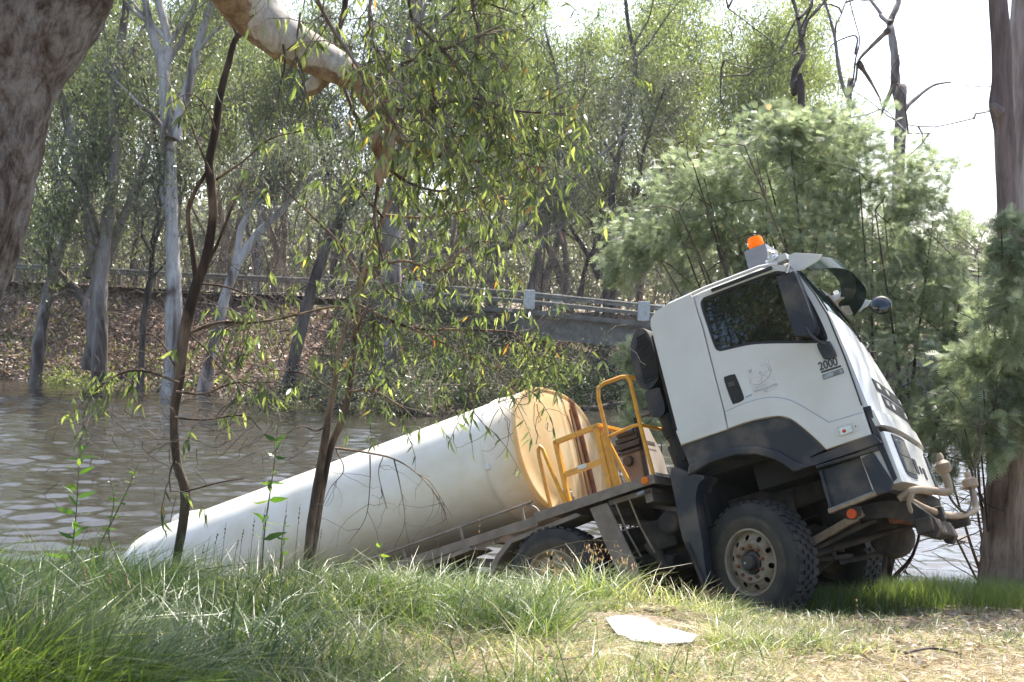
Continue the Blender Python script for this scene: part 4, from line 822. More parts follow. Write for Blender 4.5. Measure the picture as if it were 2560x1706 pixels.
traced_gum(13, 'tall white-barked gum forking high up, right of the many-stemmed grey gum', [[(398, 812), (400, 700), (398, 600), (394, 480), (390, 340), (376, 200), (386, 100), (366, 10)], [(396, 320), (418, 250), (436, 180), (462, 80), (492, 0)], [(392, 300), (372, 150), (336, 20)]], 59, 'barkp', 'gum', .40, leaf_n=14)
traced_gum(14, 'thin dark crooked gum between the grey clump and the white-barked gum', [[(326, 832), (330, 740), (346, 640), (352, 560), (372, 440), (360, 330), (330, 180)], [(350, 560), (385, 480), (410, 400)]], 60, 'barkd', 'gumg', .17, leaf_n=14)
traced_gum(15, 'pale gum leaning steeply right over the guard rail, left of centre', [[(470, 760), (512, 700), (545, 610), (590, 540), (650, 480), (700, 420), (790, 360), (900, 250)], [(545, 610), (556, 520), (610, 430), (640, 380)]], 60, 'barkp', 'gumg', .27, leaf_n=14, t0=.45)
traced_gum(16, 'dark leaning gum with a broken crown behind the second sapling', [[(650, 900), (700, 720), (745, 580), (770, 520), (850, 420), (930, 330)]], 56, 'barkd', 'gumg', .30, leaf_n=16, t0=.5)
traced_gum(17, 'thick pale gum trunk rising behind the hanging foreground leaves, centre', [[(885, 760), (900, 640), (903, 500), (925, 380), (930, 200), (960, 20)]], 58, 'barkg', 'gum', .46, leaf_n=18, t0=.45)
traced_gum(18, 'bare grey gum leaning right across the gap above the bridge', [[(940, 720), (1050, 620), (1150, 560), (1260, 470), (1330, 400), (1450, 300)], [(1100, 590), (1190, 560), (1280, 530), (1330, 470)]], 73, 'barkg', 'gumg', .26, leaf_n=9, t0=.5)
traced_gum(19, 'slim grey gum standing behind the middle white bridge post', [[(1205, 690), (1232, 600), (1262, 500), (1275, 420), (1290, 300), (1280, 180), (1250, 60)], [(1290, 560), (1272, 480)]], 78, 'barkg', 'gum', .24, leaf_n=15, t0=.35)
traced_gum(20, 'two-stemmed dark gum just left of the truck cab roof above the bridge', [[(1392, 700), (1398, 600), (1402, 500), (1412, 400), (1440, 280), (1460, 160), (1440, 30)], [(1380, 640), (1335, 560), (1300, 500), (1285, 420)], [(1330, 690), (1350, 600), (1395, 520)]], 80, 'barkd', 'gum', .25, leaf_n=15, t0=.35)
# dead trees against the sky
def z7(x, y): return ((1500+x*.4505)/1.088, y*.4505/1.088)
traced_gum(31, 'tall dead tree with forked bare limbs against the white sky, upper right', [[z7(*p) for p in q] for q in ([(1668, 1000), (1666, 740), (1662, 580), (1640, 455), (1638, 330), (1618, 190), (1612, 120), (1650, 30), (1668, -60)], [(1636, 450), (1600, 540), (1575, 600), (1552, 665)], [(1604, 165), (1540, 225), (1495, 270), (1435, 340), (1420, 440), (1385, 540)], [(1612, 130), (1560, 90), (1500, 0)], [(1435, 350), (1500, 450), (1560, 560)], [(1674, 620), (1760, 540), (1850, 475), (1945, 456)])], 34, 'barkg', None, .16, bare=True, limb_n=1, twigs=2, t0=.7, dy=.05, name='dead_tree', group='dead trees against the sky')
traced_gum(32, 'dead tree with thin forking top behind the wattle, left of the tall dead tree', [[z7(*p) for p in q] for q in ([(1385, 1000), (1378, 680), (1376, 555), (1340, 450), (1318, 330), (1300, 200), (1245, 0)], [(1378, 550), (1405, 440), (1418, 330), (1440, 220), (1400, 60)], [(1418, 300), (1420, 200), (1300, 240), (1260, 300)])], 36, 'barkg', None, .08, bare=True, limb_n=2, twigs=3, t0=.6, dy=.05, name='dead_tree', group='dead trees against the sky')
traced_gum(33, 'dark bare trunk with a short fork rising out of the crown beside the sky gap', [[z7(*p) for p in q] for q in ([(1150, 900), (1118, 660), (1078, 520), (1082, 400), (1128, 310), (1116, 210), (1098, 100), (1064, -20)], [(1100, 105), (1150, 60), (1180, 0)], [(1126, 200), (1150, 120), (1240, 20)])], 38, 'barkd', None, .12, bare=True, limb_n=2, twigs=3, t0=.6, dy=.05, name='dead_tree', group='dead trees against the sky')

# prototypes, each copied to where the photograph shows such a tree
def proto(seed, H, bark, leaf, stems, r0, lean=.1, **kw):
    rng = np.random.RandomState(seed); paths = []; base = np.zeros(3)
    for k in range(stems):
        d = norm(np.array([rng.uniform(-1, 1)*(lean+.12*k), rng.uniform(-1, 1)*.2, 1.0])); s = base if k == 0 else paths[0][0][rng.randint(1, 3)]
        paths.append((wander(rng, s, d, H*(1 if k == 0 else .75), 8, .10, .06), r0*(1 if k == 0 else .7), .05))
    tb, lv, tw = gum(rng, paths, **kw); C, D, L, W, t = lv
    return (tb.mesh('trunk'), M[bark]), (tw.mesh('twigs'), M['twig']), (leaves_np(C, D, L, W, rng, t, 0, 'crown'), M[leaf])
PR = [proto(41, 20, 'barkg', 'gum', 2, .30, twigs=7, limb_n=8, leaf_n=17, t0=.25, crown_sig=.6),
      proto(42, 23, 'barkg', 'gumy', 2, .34, twigs=8, limb_n=10, leaf_n=26, t0=.25, crown_sig=.65),
      proto(43, 18, 'barkp', 'gum', 3, .25, twigs=6, limb_n=7, leaf_n=14, t0=.3, crown_sig=.6),
      proto(44, 16, 'barkd', 'gumg', 2, .2, .2, twigs=7, limb_n=8, leaf_n=15, t0=.3, crown_sig=.5),
      proto(45, 24, 'barkg', 'gumy', 3, .30, twigs=6, limb_n=9, leaf_n=27, t0=.35, crown_sig=.7)]
PLACED = []
def place(k, px, D, sc, rot, label, group='gum trees beyond the road and bridge', name='gum_tree', z=None):
    x = at(px, 800, D)[0]; zz = float(far_z(x, D))-.15 if z is None else z
    r = empty(name, label, 'tree', group, loc=(x, D, zz)); r.rotation_euler = (0, 0, rot); r.scale = (sc, sc, sc)
    for nm, (me, mt) in zip(('trunk', 'twigs', 'crown'), PR[k]):
        if not me.materials: me.materials.append(mt)
        o = bpy.data.objects.new(nm, me); COL.objects.link(o); o.parent = r
        if nm == 'twigs': o['kind'] = 'stuff'
    return r
SPOTS = [
 (0, 30, 84, 1.05, .3, 'green gum behind the far left end of the guard rail, beside the big near trunk'),
 (2, 150, 78, .95, 1.4, 'pale-stemmed gum behind the leaning water-edge gum at far left'),
 (1, 250, 96, 1.05, 2.2, 'yellow-green gum filling the gap behind the many-stemmed grey clump'),
 (3, 330, 82, .95, 3.6, 'low grey-green gum behind the guard rail between clump and white trunk'),
 (0, 440, 92, 1.1, 4.4, 'green gum behind the white-barked gum and the first sapling'),
 (4, 560, 104, 1.0, .7, 'tall airy gum seen right of the first sapling, well behind the rail'),
 (2, 640, 80, .9, 5.1, 'pale-stemmed gum behind the foot of the pale leaning gum'),
 (1, 730, 98, 1.0, 1.9, 'yellow-green gum seen under the big arching limb'),
 (3, 830, 84, 1.05, 2.8, 'grey-green twiggy gum behind the second sapling'),
 (0, 930, 90, 1.08, 3.3, 'green gum behind the thick pale centre trunk'),
 (2, 1040, 86, 1.1, .2, 'pale-stemmed gum behind the left white post of the bridge'),
 (4, 1130, 108, 1.0, 2.5, 'tall airy gum behind the hanging leaves above the bridge'),
 (4, 1230, 84, .96, 4.9, 'grey-green scrubby gum on the near side of the sky gap above the bridge rails'),
 (1, 1330, 98, 1.0, 5.6, 'green gum under the small sky gap at the top centre'),
 (1, 1440, 92, 1.0, 1.2, 'bright yellow-green gum with a domed top left of the truck beacon'),
 (3, 1520, 82, 1.05, .9, 'grey-green gum with dark stems directly left of the wattle'),
 (4, 1600, 104, 1.15, 3.9, 'tall yellow-green gum above the left shoulder of the wattle'),
 (1, 1700, 96, 1.04, 5.9, 'broad yellow-green gum in the middle of the right-hand tree line'),
 (4, 1800, 90, .98, 2.0, 'green gum above the truck beacon behind the wattle top'),
 (4, 1900, 104, 1.02, 1.6, 'airy yellowish gum at the right end of the tree line'),
 (1, 1985, 96, .80, 2.9, 'small pale gum stepping down beside the dark bare trunk'),
 (3, 2090, 92, .66, 3.1, 'low grey-green gum showing through the wattle crown'),
 (0, 2230, 104, .60, 4.0, 'low green gum behind the right half of the wattle'),
 (3, 2400, 98, .62, .4, 'low grey-green gum behind the right twin trunks'),
 (2, 2600, 110, .70, 1.0, 'pale gum at the far right edge beyond the water'),
 (3, -160, 80, 1.0, 2.0, 'grey-green gum beyond the left edge behind the big near trunk')]
for a in SPOTS: place(*a)
# trees on the near bank left of the view: they stand in the window reflections
for k, x, y, sc, lb in ((0, -12.5, 3.0, .62, 'gum tree left of the view, mirrored in the cab window'), (3, -17, 6.5, .8, 'darker gum farther left, mirrored in the rear of the cab window'), (1, -22, 1.0, .8, 'broad gum behind the viewer at left, mirrored in the middle of the cab window'), (0, -27, 9.0, .95, 'tall gum far left of the view, mirrored high in the cab window'), (2, -14, -4.5, .75, 'pale gum behind the viewer, mirrored low in the cab window')):
    r = place(k, 0, 80, sc, 1.3+x, lb, 'gum trees mirrored in the cab window', z=float(near_z(x, y))); r.location = (x, y, float(near_z(x, y)))
# distant wood: a mass nobody could count
rng = np.random.RandomState(90); n = 120000
X = rng.uniform(-95, 85, n); Yd = rng.uniform(125, 175, n); top = 6+5*vnoise(X, Yd*.2, .12, 3)+3*vnoise(X, Yd, .4, 8); top = np.where(X > 25, top*.75, top)
Z = 2+EYE+rng.rand(n)**.8*top; D = norm(rng.normal(size=(n, 3))*.7+[0, 0, -.5]); L = rng.uniform(.5, .95, n)
tag(link('distant_wood', leaves_np(np.stack([X, Yd, Z], 1), D, L, L*.45, rng, np.clip(vnoise(X, Z, .3, 4)*.8+rng.rand(n)*.3, 0, 1), 0, 'distant_wood'), M['gumg']), 'far-off wood closing the view between the gum trunks', 'wood', kind='stuff')
tb = Tubes()
for k in range(240):
    x = rng.uniform(-90, 80); y = rng.uniform(86, 150); z = float(far_z(x, y)); h = rng.uniform(9, 17)*(.6 if x > 22 else 1); tb.add(wander(rng, (x, y, z-.3), (rng.uniform(-.25, .25), 0, 1), h, 6, .1), np.linspace(rng.uniform(.08, .2), .03, 7), 5)
tag(link('distant_trunks', tb.mesh('distant_trunks'), M['barkg']), 'crowd of thin far-off trunks in the wood behind the road', 'wood', kind='stuff')

# shrubs and undergrowth on the far bank
def shrub(seed, px, D, w, h, leaf, label, n=2600, lf=(.12, .22), z=None, name='shrub', group='shrubs on the far bank', dens=1):
    rng = np.random.RandomState(seed); x = at(px, 850, D)[0]; zb = float(far_z(x, D)) if z is None else z; tb = Tubes(); A = []
    for k in range(14):
        P = wander(rng, (x+rng.normal()*.2*w*.3, D+rng.normal()*.2, zb-.1), (rng.normal()*.5, rng.normal()*.4, 1), h*rng.uniform(.6, 1.05), 6, .22); tb.add(P, np.linspace(.035, .01, 7), 4); A += list(P[2:])
    A = np.array(A); A[:, 0] = x+(A[:, 0]-x)*w/max(.5, np.abs(A[:, 0]-x).max()); k = rng.randint(0, len(A), n); C = A[k]+rng.normal(size=(n, 3))*[w*.13, .3, h*.09]
    D_ = norm(rng.normal(size=(n, 3))+[0, 0, -.3]); L = rng.uniform(*lf, n)
    return make_tree(name, label, 'shrub', group, (x, D, zb), [('stems', tb.mesh('stems'), M['twig'], True), ('foliage', leaves_np(C, D_, L, L*.3, rng, np.clip(rng.rand(n), 0, 1), 0, 'foliage'), M[leaf], False)])
SHR = [(51, 560, 56, 1.6, 2.0, 'gumg', 'dark green shrub on the far water edge left of centre'), (52, 720, 54, 2.2, 2.8, 'gum', 'tall green shrub behind the second sapling on the far bank'),
       (53, 880, 53, 2.4, 3.0, 'gumg', 'dark dense shrub under the left end of the bridge'), (54, 1030, 53.5, 2.2, 2.6, 'gumg', 'dark shrub beneath the left white bridge post'),
       (55, 1190, 57, 2.0, 2.0, 'gumg', 'grey-green shrub by the water beneath the bridge beam'), (56, 1345, 62, 2.2, 2.6, 'gumy', 'bright green shrub under the bridge above the tank'),
       (57, 1490, 64, 2.2, 3.2, 'gumg', 'shaded shrub under the bridge just left of the cab'), (58, 170, 63, 1.2, 1.5, 'gumy', 'small yellow-green shrub on the litter slope at left'),
       (59, 420, 61, 1.3, 1.6, 'gumg', 'small scrubby bush at the foot of the white-barked gum')]
for s in SHR: shrub(*s)
# tangle of thin bare branches between the trunks, and the dark scrub under the bridge
rng = np.random.RandomState(77); tb = Tubes()
for k in range(2600):
    x = rng.uniform(-30, 16); y = rng.uniform(0, 22)+float(shore(x)); y = max(y, 71+rng.rand()*8) if x > -7 else y; z = float(far_z(x, y))+rng.uniform(0, 9)*rng.rand(); tb.add(wander(rng, (x, y, z), (rng.normal()*.8, rng.normal()*.4, rng.uniform(0, 1.3)), rng.uniform(1.0, 3.6), 6, .32, .04), np.linspace(rng.uniform(.018, .04), .008, 7), 3)
tag(link('branch_tangle', tb.mesh('branch_tangle'), M['twig']), 'tangle of thin bare grey branches between the far gums', 'brush', kind='stuff')
M['scrub'] = leaf_mat('shade_darkened_scrub_leaves', [(0, (.02, .026, .016)), (.6, (.055, .065, .035)), (1, (.12, .13, .07))], .2, .8); n = 110000; X = rng.uniform(-9, 24, n); Yd = shore(X)+rng.uniform(.2, 14, n); hh = np.clip(vnoise(X, Yd, .5, 71)*1.6-.2, 0, 1)*np.where(Yd > 72, 3.6, 1.7)+.3  # leaf colours darkened to carry the shade below the bridge
P = np.stack([X, Yd, far_z(X, Yd)+rng.rand(n)*hh], 1); D = norm(rng.normal(size=(n, 3))+[0, 0, -.2]); L = rng.uniform(.10, .24, n)
tag(link('scrub', leaves_np(P, D, L, L*.35, rng, np.clip(rng.rand(n)*.55, 0, 1), 0, 'scrub'), M['scrub']), 'scrub under the bridge down to the water, its leaves darkened as shade', 'scrub', kind='stuff')
# dry brush, twigs and leaf litter on the embankment
rng = np.random.RandomState(61); tb = Tubes()
for k in range(900):
    x = rng.uniform(-30, 12); y = float(shore(x))+rng.uniform(-.6, 9)**1; z = float(far_z(x, y)); L = rng.uniform(.5, 2.2)
    tb.add(wander(rng, (x, y, z), (rng.normal(), rng.normal()*.5, rng.uniform(.1, 1.3)), L, 4, .45), np.linspace(.022, .008, 5), 3)
tag(link('dry_brush', tb.mesh('dry_brush'), M['twig']), 'tangle of dry grey brush on the far bank above the water', 'brush', kind='stuff')
n = 70000; X = rng.uniform(-34, -5, n); Yd = shore(X)+rng.uniform(-.4, 11, n)
P = np.stack([X, Yd, far_z(X, Yd)+.02+rng.rand(n)*.08], 1); D = norm(rng.normal(size=(n, 3))*[1, 1, .35]); L = rng.uniform(.12, .34, n)
M['litter'] = leaf_mat('dry_leaf_litter', [(0, (.07, .045, .032)), (.35, (.26, .18, .135)), (.7, (.52, .40, .32)), (1, (.72, .60, .52))], .15, .6, (1, .9, .8))
tag(link('leaf_litter', leaves_np(P, D, L, L*.35, rng, rng.rand(n)**1.2, 0, 'leaf_litter'), M['litter']), 'pinkish dry leaf litter covering the far embankment', 'leaf litter', kind='stuff')
n = 26000; X = rng.uniform(-34, 20, n); Yd = shore(X)+rng.uniform(.3, 10, n); k = (vnoise(X, Yd, .28, 11) > .6) & (rng.rand(n) < .5); X, Yd = X[k], Yd[k]; n = len(X)
P = np.stack([X, Yd, far_z(X, Yd)], 1); D = norm(rng.normal(size=(n, 3))*.45+[0, 0, 1]); L = rng.uniform(.2, .5, n)
M['grassf'] = leaf_mat('far_grass', [(0, (.10, .14, .03)), (.6, (.22, .26, .06)), (1, (.42, .38, .18))], .4)
tag(link('far_grass', leaves_np(P, D, L, L*.08+.015, rng, rng.rand(n), 0, 'far_grass'), M['grassf']), 'patchy sunlit grass on the far embankment', 'grass', kind='stuff')
# drift logs along the far water edge
LOGS = [(300, 61, 2.6, .12, 'thin dark log on the water edge below the grey clump'), (700, 54.5, 3.2, .16, 'dark drift log at the far water edge behind the saplings'), (900, 53, 2.4, .14, 'bleached log under the left end of the bridge'), (1120, 55.5, 3.0, .15, 'dark log by the water above the tank'), (1500, 66, 2.2, .14, 'pale snag below the bridge beside the yellow hand rail')]
for i, (px, D, L, r, lb) in enumerate(LOGS):
    rng = np.random.RandomState(300+i); x = at(px, 900, D)[0]; b_ = Tubes(); d = (1, rng.uniform(-.3, .3), rng.uniform(.0, .2)); y = float(shore(x))-.3
    W = wander(rng, (x-L/2, y, WATER_Z+.1), d, L, 6, .12); b_.add(W, np.linspace(r, r*.5, 7), 7); b_.add(wander(rng, W[3], (.3, .2, 1), L*.35, 4, .3), np.linspace(r*.4, .02, 5), 5)
    tag(link('log', b_.mesh('log'), M['barkd']), lb, 'log', 'drift logs along the far bank')
# ================================================================ near trees
NEARL = [(0, (.060, .075, .045)), (.3, (.105, .13, .070)), (.62, (.17, .20, .09)), (.88, (.30, .32, .13)), (.97, (.40, .40, .18)), (.993, (.50, .24, .06)), (1, (.45, .10, .06))]
M['near'] = leaf_mat('near_gum_leaves', NEARL, .45, .3, (1.0, 1.12, .55))
def bark_big(name, brown):
    m, N, L, b = nodes(name); b.inputs['Roughness'].default_value = .85; b.inputs['Specular IOR Level'].default_value = .2
    t = noise(N, L, 6.0, 10, rough=.76, dist=.8, stretch=(1, 1, .6)); r = ramp(N, [(.32, (.035, .026, .022)), (.41, (.14, .10, .08)), (.49, (.28, .24, .22)), (.62, (.40, .37, .36))] if brown else [(.34, (.22, .15, .10)), (.42, (.42, .36, .30)), (.55, (.60, .57, .53)), (.7, (.50, .48, .46))]); L.new(t.outputs[0], r.inputs[0])
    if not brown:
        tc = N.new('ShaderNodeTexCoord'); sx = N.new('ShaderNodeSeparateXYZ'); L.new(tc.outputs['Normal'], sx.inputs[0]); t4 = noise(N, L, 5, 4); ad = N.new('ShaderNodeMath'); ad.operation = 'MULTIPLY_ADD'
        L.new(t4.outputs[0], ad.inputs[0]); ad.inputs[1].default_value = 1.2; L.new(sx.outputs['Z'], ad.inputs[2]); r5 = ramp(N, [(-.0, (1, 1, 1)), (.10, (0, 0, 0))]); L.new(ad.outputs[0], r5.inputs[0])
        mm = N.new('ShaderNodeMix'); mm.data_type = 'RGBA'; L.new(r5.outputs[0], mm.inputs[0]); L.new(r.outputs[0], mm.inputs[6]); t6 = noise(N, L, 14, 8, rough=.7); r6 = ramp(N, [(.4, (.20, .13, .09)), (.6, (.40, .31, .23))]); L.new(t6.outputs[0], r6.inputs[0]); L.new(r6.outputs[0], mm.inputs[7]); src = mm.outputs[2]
    else: src = r.outputs[0]
    t3 = noise(N, L, 16, 10, rough=.8, stretch=(1.5, 1.5, .5), dist=.3); r3 = ramp(N, [(.40, (.30, .27, .25)), (.54, (1, 1, 1))]); L.new(t3.outputs[0], r3.inputs[0])
    mc = N.new('ShaderNodeMix'); mc.data_type = 'RGBA'; mc.blend_type = 'MULTIPLY'; mc.inputs[0].default_value = .85 if brown else .35; L.new(src, mc.inputs[6]); L.new(r3.outputs[0], mc.inputs[7]); L.new(mc.outputs[2], b.inputs['Base Color'])
    bp = N.new('ShaderNodeBump'); bp.inputs['Strength'].default_value = .9 if brown else .5; bp.inputs['Distance'].default_value = .06 if brown else .02; L.new(t3.outputs[0], bp.inputs['Height']); L.new(bp.outputs[0], b.inputs['Normal']); return m
M['bigbark'] = bark_big('big_gum_bark', True); M['limbbark'] = bark_big('pale_limb_bark', False)
def dpath(P, D):
    """display-pixel points (x, y, radius px[, D]) -> world path and radii"""
    W, R = [], []
    for p in P: d = p[3] if len(p) > 3 else D; W.append(dat(p[0], p[1], d)); R.append(p[2]*1.088*d/F)
    return np.array(W), np.array(R)
def limb(tb, P, D, seg=10, n=5, knob=.0, seed=0):
    W, R = dpath(P, D); Q = densify(W, n); rr = np.interp(np.linspace(0, 1, len(Q)), np.linspace(0, 1, len(R)), R)
    rng = np.random.RandomState(seed+len(P)); rr = rr*(1+knob*rng.normal(size=len(rr))*.5); tb.add(Q, rr*RS[0], seg); return Q
RS = [1.0]
def leafy(rng, Q, tw, acc, every=.07, L=(.22, .45), leafn=(7, 13), ll=(.065, .115), droop=.55, side=.9, t0=.15, wig=.25):
    """drooping twigs with hanging leaves along path Q"""
    d = np.linalg.norm(np.diff(Q, axis=0), axis=1); s = np.concatenate([[0], np.cumsum(d)]); n = max(2, int(s[-1]/every))
    for k in range(n):
        u = s[-1]*(t0+(1-t0)*rng.rand()); i = min(len(Q)-2, np.searchsorted(s, u)-1); i = max(i, 0); p = Q[i]+(Q[i+1]-Q[i])*rng.rand()
        o = rng.normal(size=3); o[1] *= .8; W = wander(rng, p, norm(norm(Q[i+1]-Q[i])*.5+o*side*.6), rng.uniform(*L), 5, wig, 0, droop); tw.add(W, np.linspace(.0035, .0014, 6), 4)
        m = rng.randint(*leafn)
        for q in range(m):
            t = rng.uniform(.15, 1)*5; j = min(4, int(t)); pp = W[j]+(W[j+1]-W[j])*(t-j); acc.append((pp, norm(np.array([rng.normal()*.38, rng.normal()*.38, -1.0+rng.rand()*.5])), rng.uniform(*ll), rng.rand()))
def leaf_parts(rng, acc, root, mt, single=260, name='leaf', wr=(.15, .24)):
    """the nearest and largest leaves become parts of their own, the rest one part of kind stuff"""
    P = np.array([a[0] for a in acc]); D = np.array([a[1] for a in acc]); L = np.array([a[2] for a in acc]); t = np.array([a[3] for a in acc]); W = L*rng.uniform(*wr, len(L))
    inv = P[:, 1]; px = 1280+P[:, 0]/P[:, 1]*F; py = 853-(P[:, 2]-EYE)/P[:, 1]*F; vis = (px > 0) & (px < 2560) & (py > 0) & (py < 1706)
    order = np.argsort(-(L/P[:, 1])*vis); top = order[:single]; rest = order[single:]
    o = link('foliage', leaves_np(P[rest], D[rest], L[rest], W[rest], rng, t[rest], .35, 'foliage', True), mt, root); o['kind'] = 'stuff'; o.matrix_parent_inverse = Matrix.Translation(-root.location)
    base = []
    for k in range(10):
        me = leaves_np(np.zeros((1, 3)), np.array([[0, 0, -1.0]]), np.array([1.0]), np.array([.20]), rng, np.array([(k+.5)/10.3]), .45, name, True); me.materials.append(mt); base.append(me)
    for i in top:
        o = bpy.data.objects.new(name, base[min(9, int(t[i]*10))]); COL.objects.link(o); o.parent = root
        q = Vector((0, 0, -1)).rotation_difference(Vector(D[i])); q = q @ Vector((0, 0, 1)).rotation_difference(Vector((0, 0, 1)))
        rz = Matrix.Rotation(rng.uniform(0, 6.28), 4, 'Z'); o.matrix_local = Matrix.Translation(Vector(P[i])-root.location) @ q.to_matrix().to_4x4() @ rz @ Matrix.Scale(L[i], 4)
def finish(root, tb, tw, tmat, acc=None, mt=None, rng=None, single=260, tname='trunk', ll=None):
    inv = Matrix.Translation(-root.location)
    o = link(tname, tb.mesh(tname), tmat, root); o.matrix_parent_inverse = inv
    if tw.n: o = link('twigs', tw.mesh('twigs'), M['twig'], root); o['kind'] = 'stuff'; o.matrix_parent_inverse = inv
    if acc: leaf_parts(rng, acc, root, mt, single)
# ---- the big leaning gum at the left, its pale limb arching over the view
rng = np.random.RandomState(101); tb = Tubes(); base = dat(-640, 1500, 5.0); base[2] = float(near_z(base[0], base[1]))
big = empty('gum_tree', 'huge leaning gum trunk in the top left corner with a curved limb', 'tree', loc=tuple(base))
W, R = dpath([(-150, 560, 178), (-58, 232, 164), (92, -46, 168), (240, -240, 150), (430, -420, 125, 5.6), (560, -700, 100, 5.9), (600, -1100, 80, 6.1)], 5.2)
W = np.concatenate([[base-[0, 0, .3], base+[.02, 0, .25]], W]); R = np.concatenate([[.40, .33], R]); Q = densify(W, 8); rr = np.interp(np.linspace(0, 1, len(Q)), np.linspace(0, 1, len(R)), R); rr = rr*(1+.03*np.sin(np.arange(len(Q))*.9)); tb.add(Q, rr, 28)
o = link('trunk', tb.mesh('trunk'), M['bigbark'], big); o.matrix_parent_inverse = Matrix.Translation(-big.location)
o.modifiers.new('sub', 'SUBSURF').levels = 2; o.modifiers['sub'].render_levels = 2
tex = bpy.data.textures.new('bark_relief', 'CLOUDS'); tex.noise_scale = .11; tex.noise_depth = 4; dm = o.modifiers.new('relief', 'DISPLACE'); dm.texture = tex; dm.strength = .035; dm.mid_level = .5
tb = Tubes(); tw = Tubes(); acc = []
QL = limb(tb, [(240, -235, 90, 5.3), (350, -300, 80, 5.6), (440, -200, 70, 6.1), (500, -85, 64, 6.5), (575, 18, 60), (648, 84, 53), (712, 122, 45), (776, 156, 38), (800, 170, 33)], 6.8, 20, 6, .03)
tp = Tubes(); limb(tp, [(770, 152, 36), (800, 172, 33), (833, 190, 29), (862, 232, 30), (886, 285, 22), (880, 335, 27), (888, 372, 18), (872, 405, 14), (876, 430, 4)], 6.8, 18, 4, .10); limb(tp, [(870, 262, 16), (905, 300, 15), (935, 330, 12), (985, 348, 10), (1030, 350, 6)], 6.9, 10, 4, .08)
M['peel'] = bark_mat('peeled_orange_bark', (.62, .47, .35), (.48, .32, .20), (.22, .13, .08), (1, 1, .6), 14, 1.0, bd=.03)
o = link('peeled_limb_end', tp.mesh('peeled_limb_end'), M['peel'], big); o.matrix_parent_inverse = Matrix.Translation(-big.location)
limb(tb, [(755, 150, 26), (735, 185, 22), (712, 205, 17), (700, 212, 10)], 6.9, 10, 4, .06)
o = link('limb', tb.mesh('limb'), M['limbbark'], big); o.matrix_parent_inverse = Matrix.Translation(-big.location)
RS[0] = .6; tb = Tubes(); br_ = [
 ([(700, -60, 9), (760, 60, 8), (820, 150, 6), (880, 240, 5), (930, 330, 3)], 6.3, .8), ([(860, -60, 8), (850, 60, 6), (900, 170, 5), (1000, 300, 4), (1080, 420, 3)], 6.6, 1.2), ([(960, 60, 6), (1060, 160, 5), (1180, 330, 4), (1260, 470, 3)], 6.9, 1.1),
 ([(838, 192, 9), (920, 150, 7), (1030, 110, 6), (1150, 60, 4)], 6.9, 1.0), ([(866, 240, 9), (960, 255, 7), (1080, 225, 6), (1190, 255, 5), (1300, 262, 3)], 7.0, 1.3), ([(886, 300, 9), (980, 345, 7), (1080, 372, 5), (1190, 352, 4), (1265, 380, 3)], 7.1, 1.2),
 ([(880, 380, 8), (940, 420, 6), (1010, 440, 5), (1100, 430, 4)], 7.0, 1.0), ([(800, -60, 12), (790, 30, 11), (770, 110, 9), (790, 200, 7), (830, 300, 5)], 7.2, .55), ([(930, -60, 7), (950, 60, 6), (990, 170, 5), (1000, 280, 4)], 7.0, 1.1),
 ([(1080, -60, 7), (1090, 40, 5), (1130, 130, 4)], 7.3, 1.0), ([(1010, -40, 5), (1100, 0, 4), (1210, 40, 3)], 7.4, .9), ([(872, 410, 7), (860, 500, 6), (880, 600, 4)], 7.0, .5), ([(640, 60, 4), (655, 140, 4), (640, 220, 3), (650, 300, 2)], 6.7, .0), ([(690, 30, 4), (680, 130, 4), (700, 200, 3), (720, 270, 2)], 6.7, .08), ([(1180, 255, 4), (1230, 300, 3), (1240, 400, 2)], 7.1, 1.4)]
for P, D, dn in br_:
    Q = limb(tb, P, D, 6, 4, .03)
    if dn: leafy(rng, Q, tw, acc, .032/dn, (.25, .6), (9, 16), (.045, .10), t0=.05, side=1.3)
# crown above and left of the frame: casts the shade on the near grass
ca = []
for k in range(46):
    i = rng.randint(10, 60) if k < 20 else rng.randint(0, 1); p = (W[-1] if k % 3 else W[-2])+np.array([rng.uniform(-4.2, 5.5), rng.uniform(-1.5, 6.0), rng.uniform(.3, 3.2)]); s = W[-2]+rng.normal(size=3)*.2
    Q2 = densify([s, s*.5+p*.5+[0, 0, .6], p], 4); tb.add(Q2, np.linspace(.06, .012, len(Q2)), 5); leafy(rng, Q2, tw, ca, .10, (.3, .6), (8, 13), (.09, .14), t0=.4)
ca = [c for c in ca if (c[0][2]-EYE)/max(c[0][1], .5) > .275 or c[0][1] < 1]
M['barkb'] = bark_mat('grey_brown_branch_bark', (.26, .21, .18), (.16, .12, .10), (.07, .05, .045), (1, 1, .3), 6.0, bd=.008); finish(big, tb, tw, M['barkb'], acc+ca, M['near'], rng, 290, 'branches')
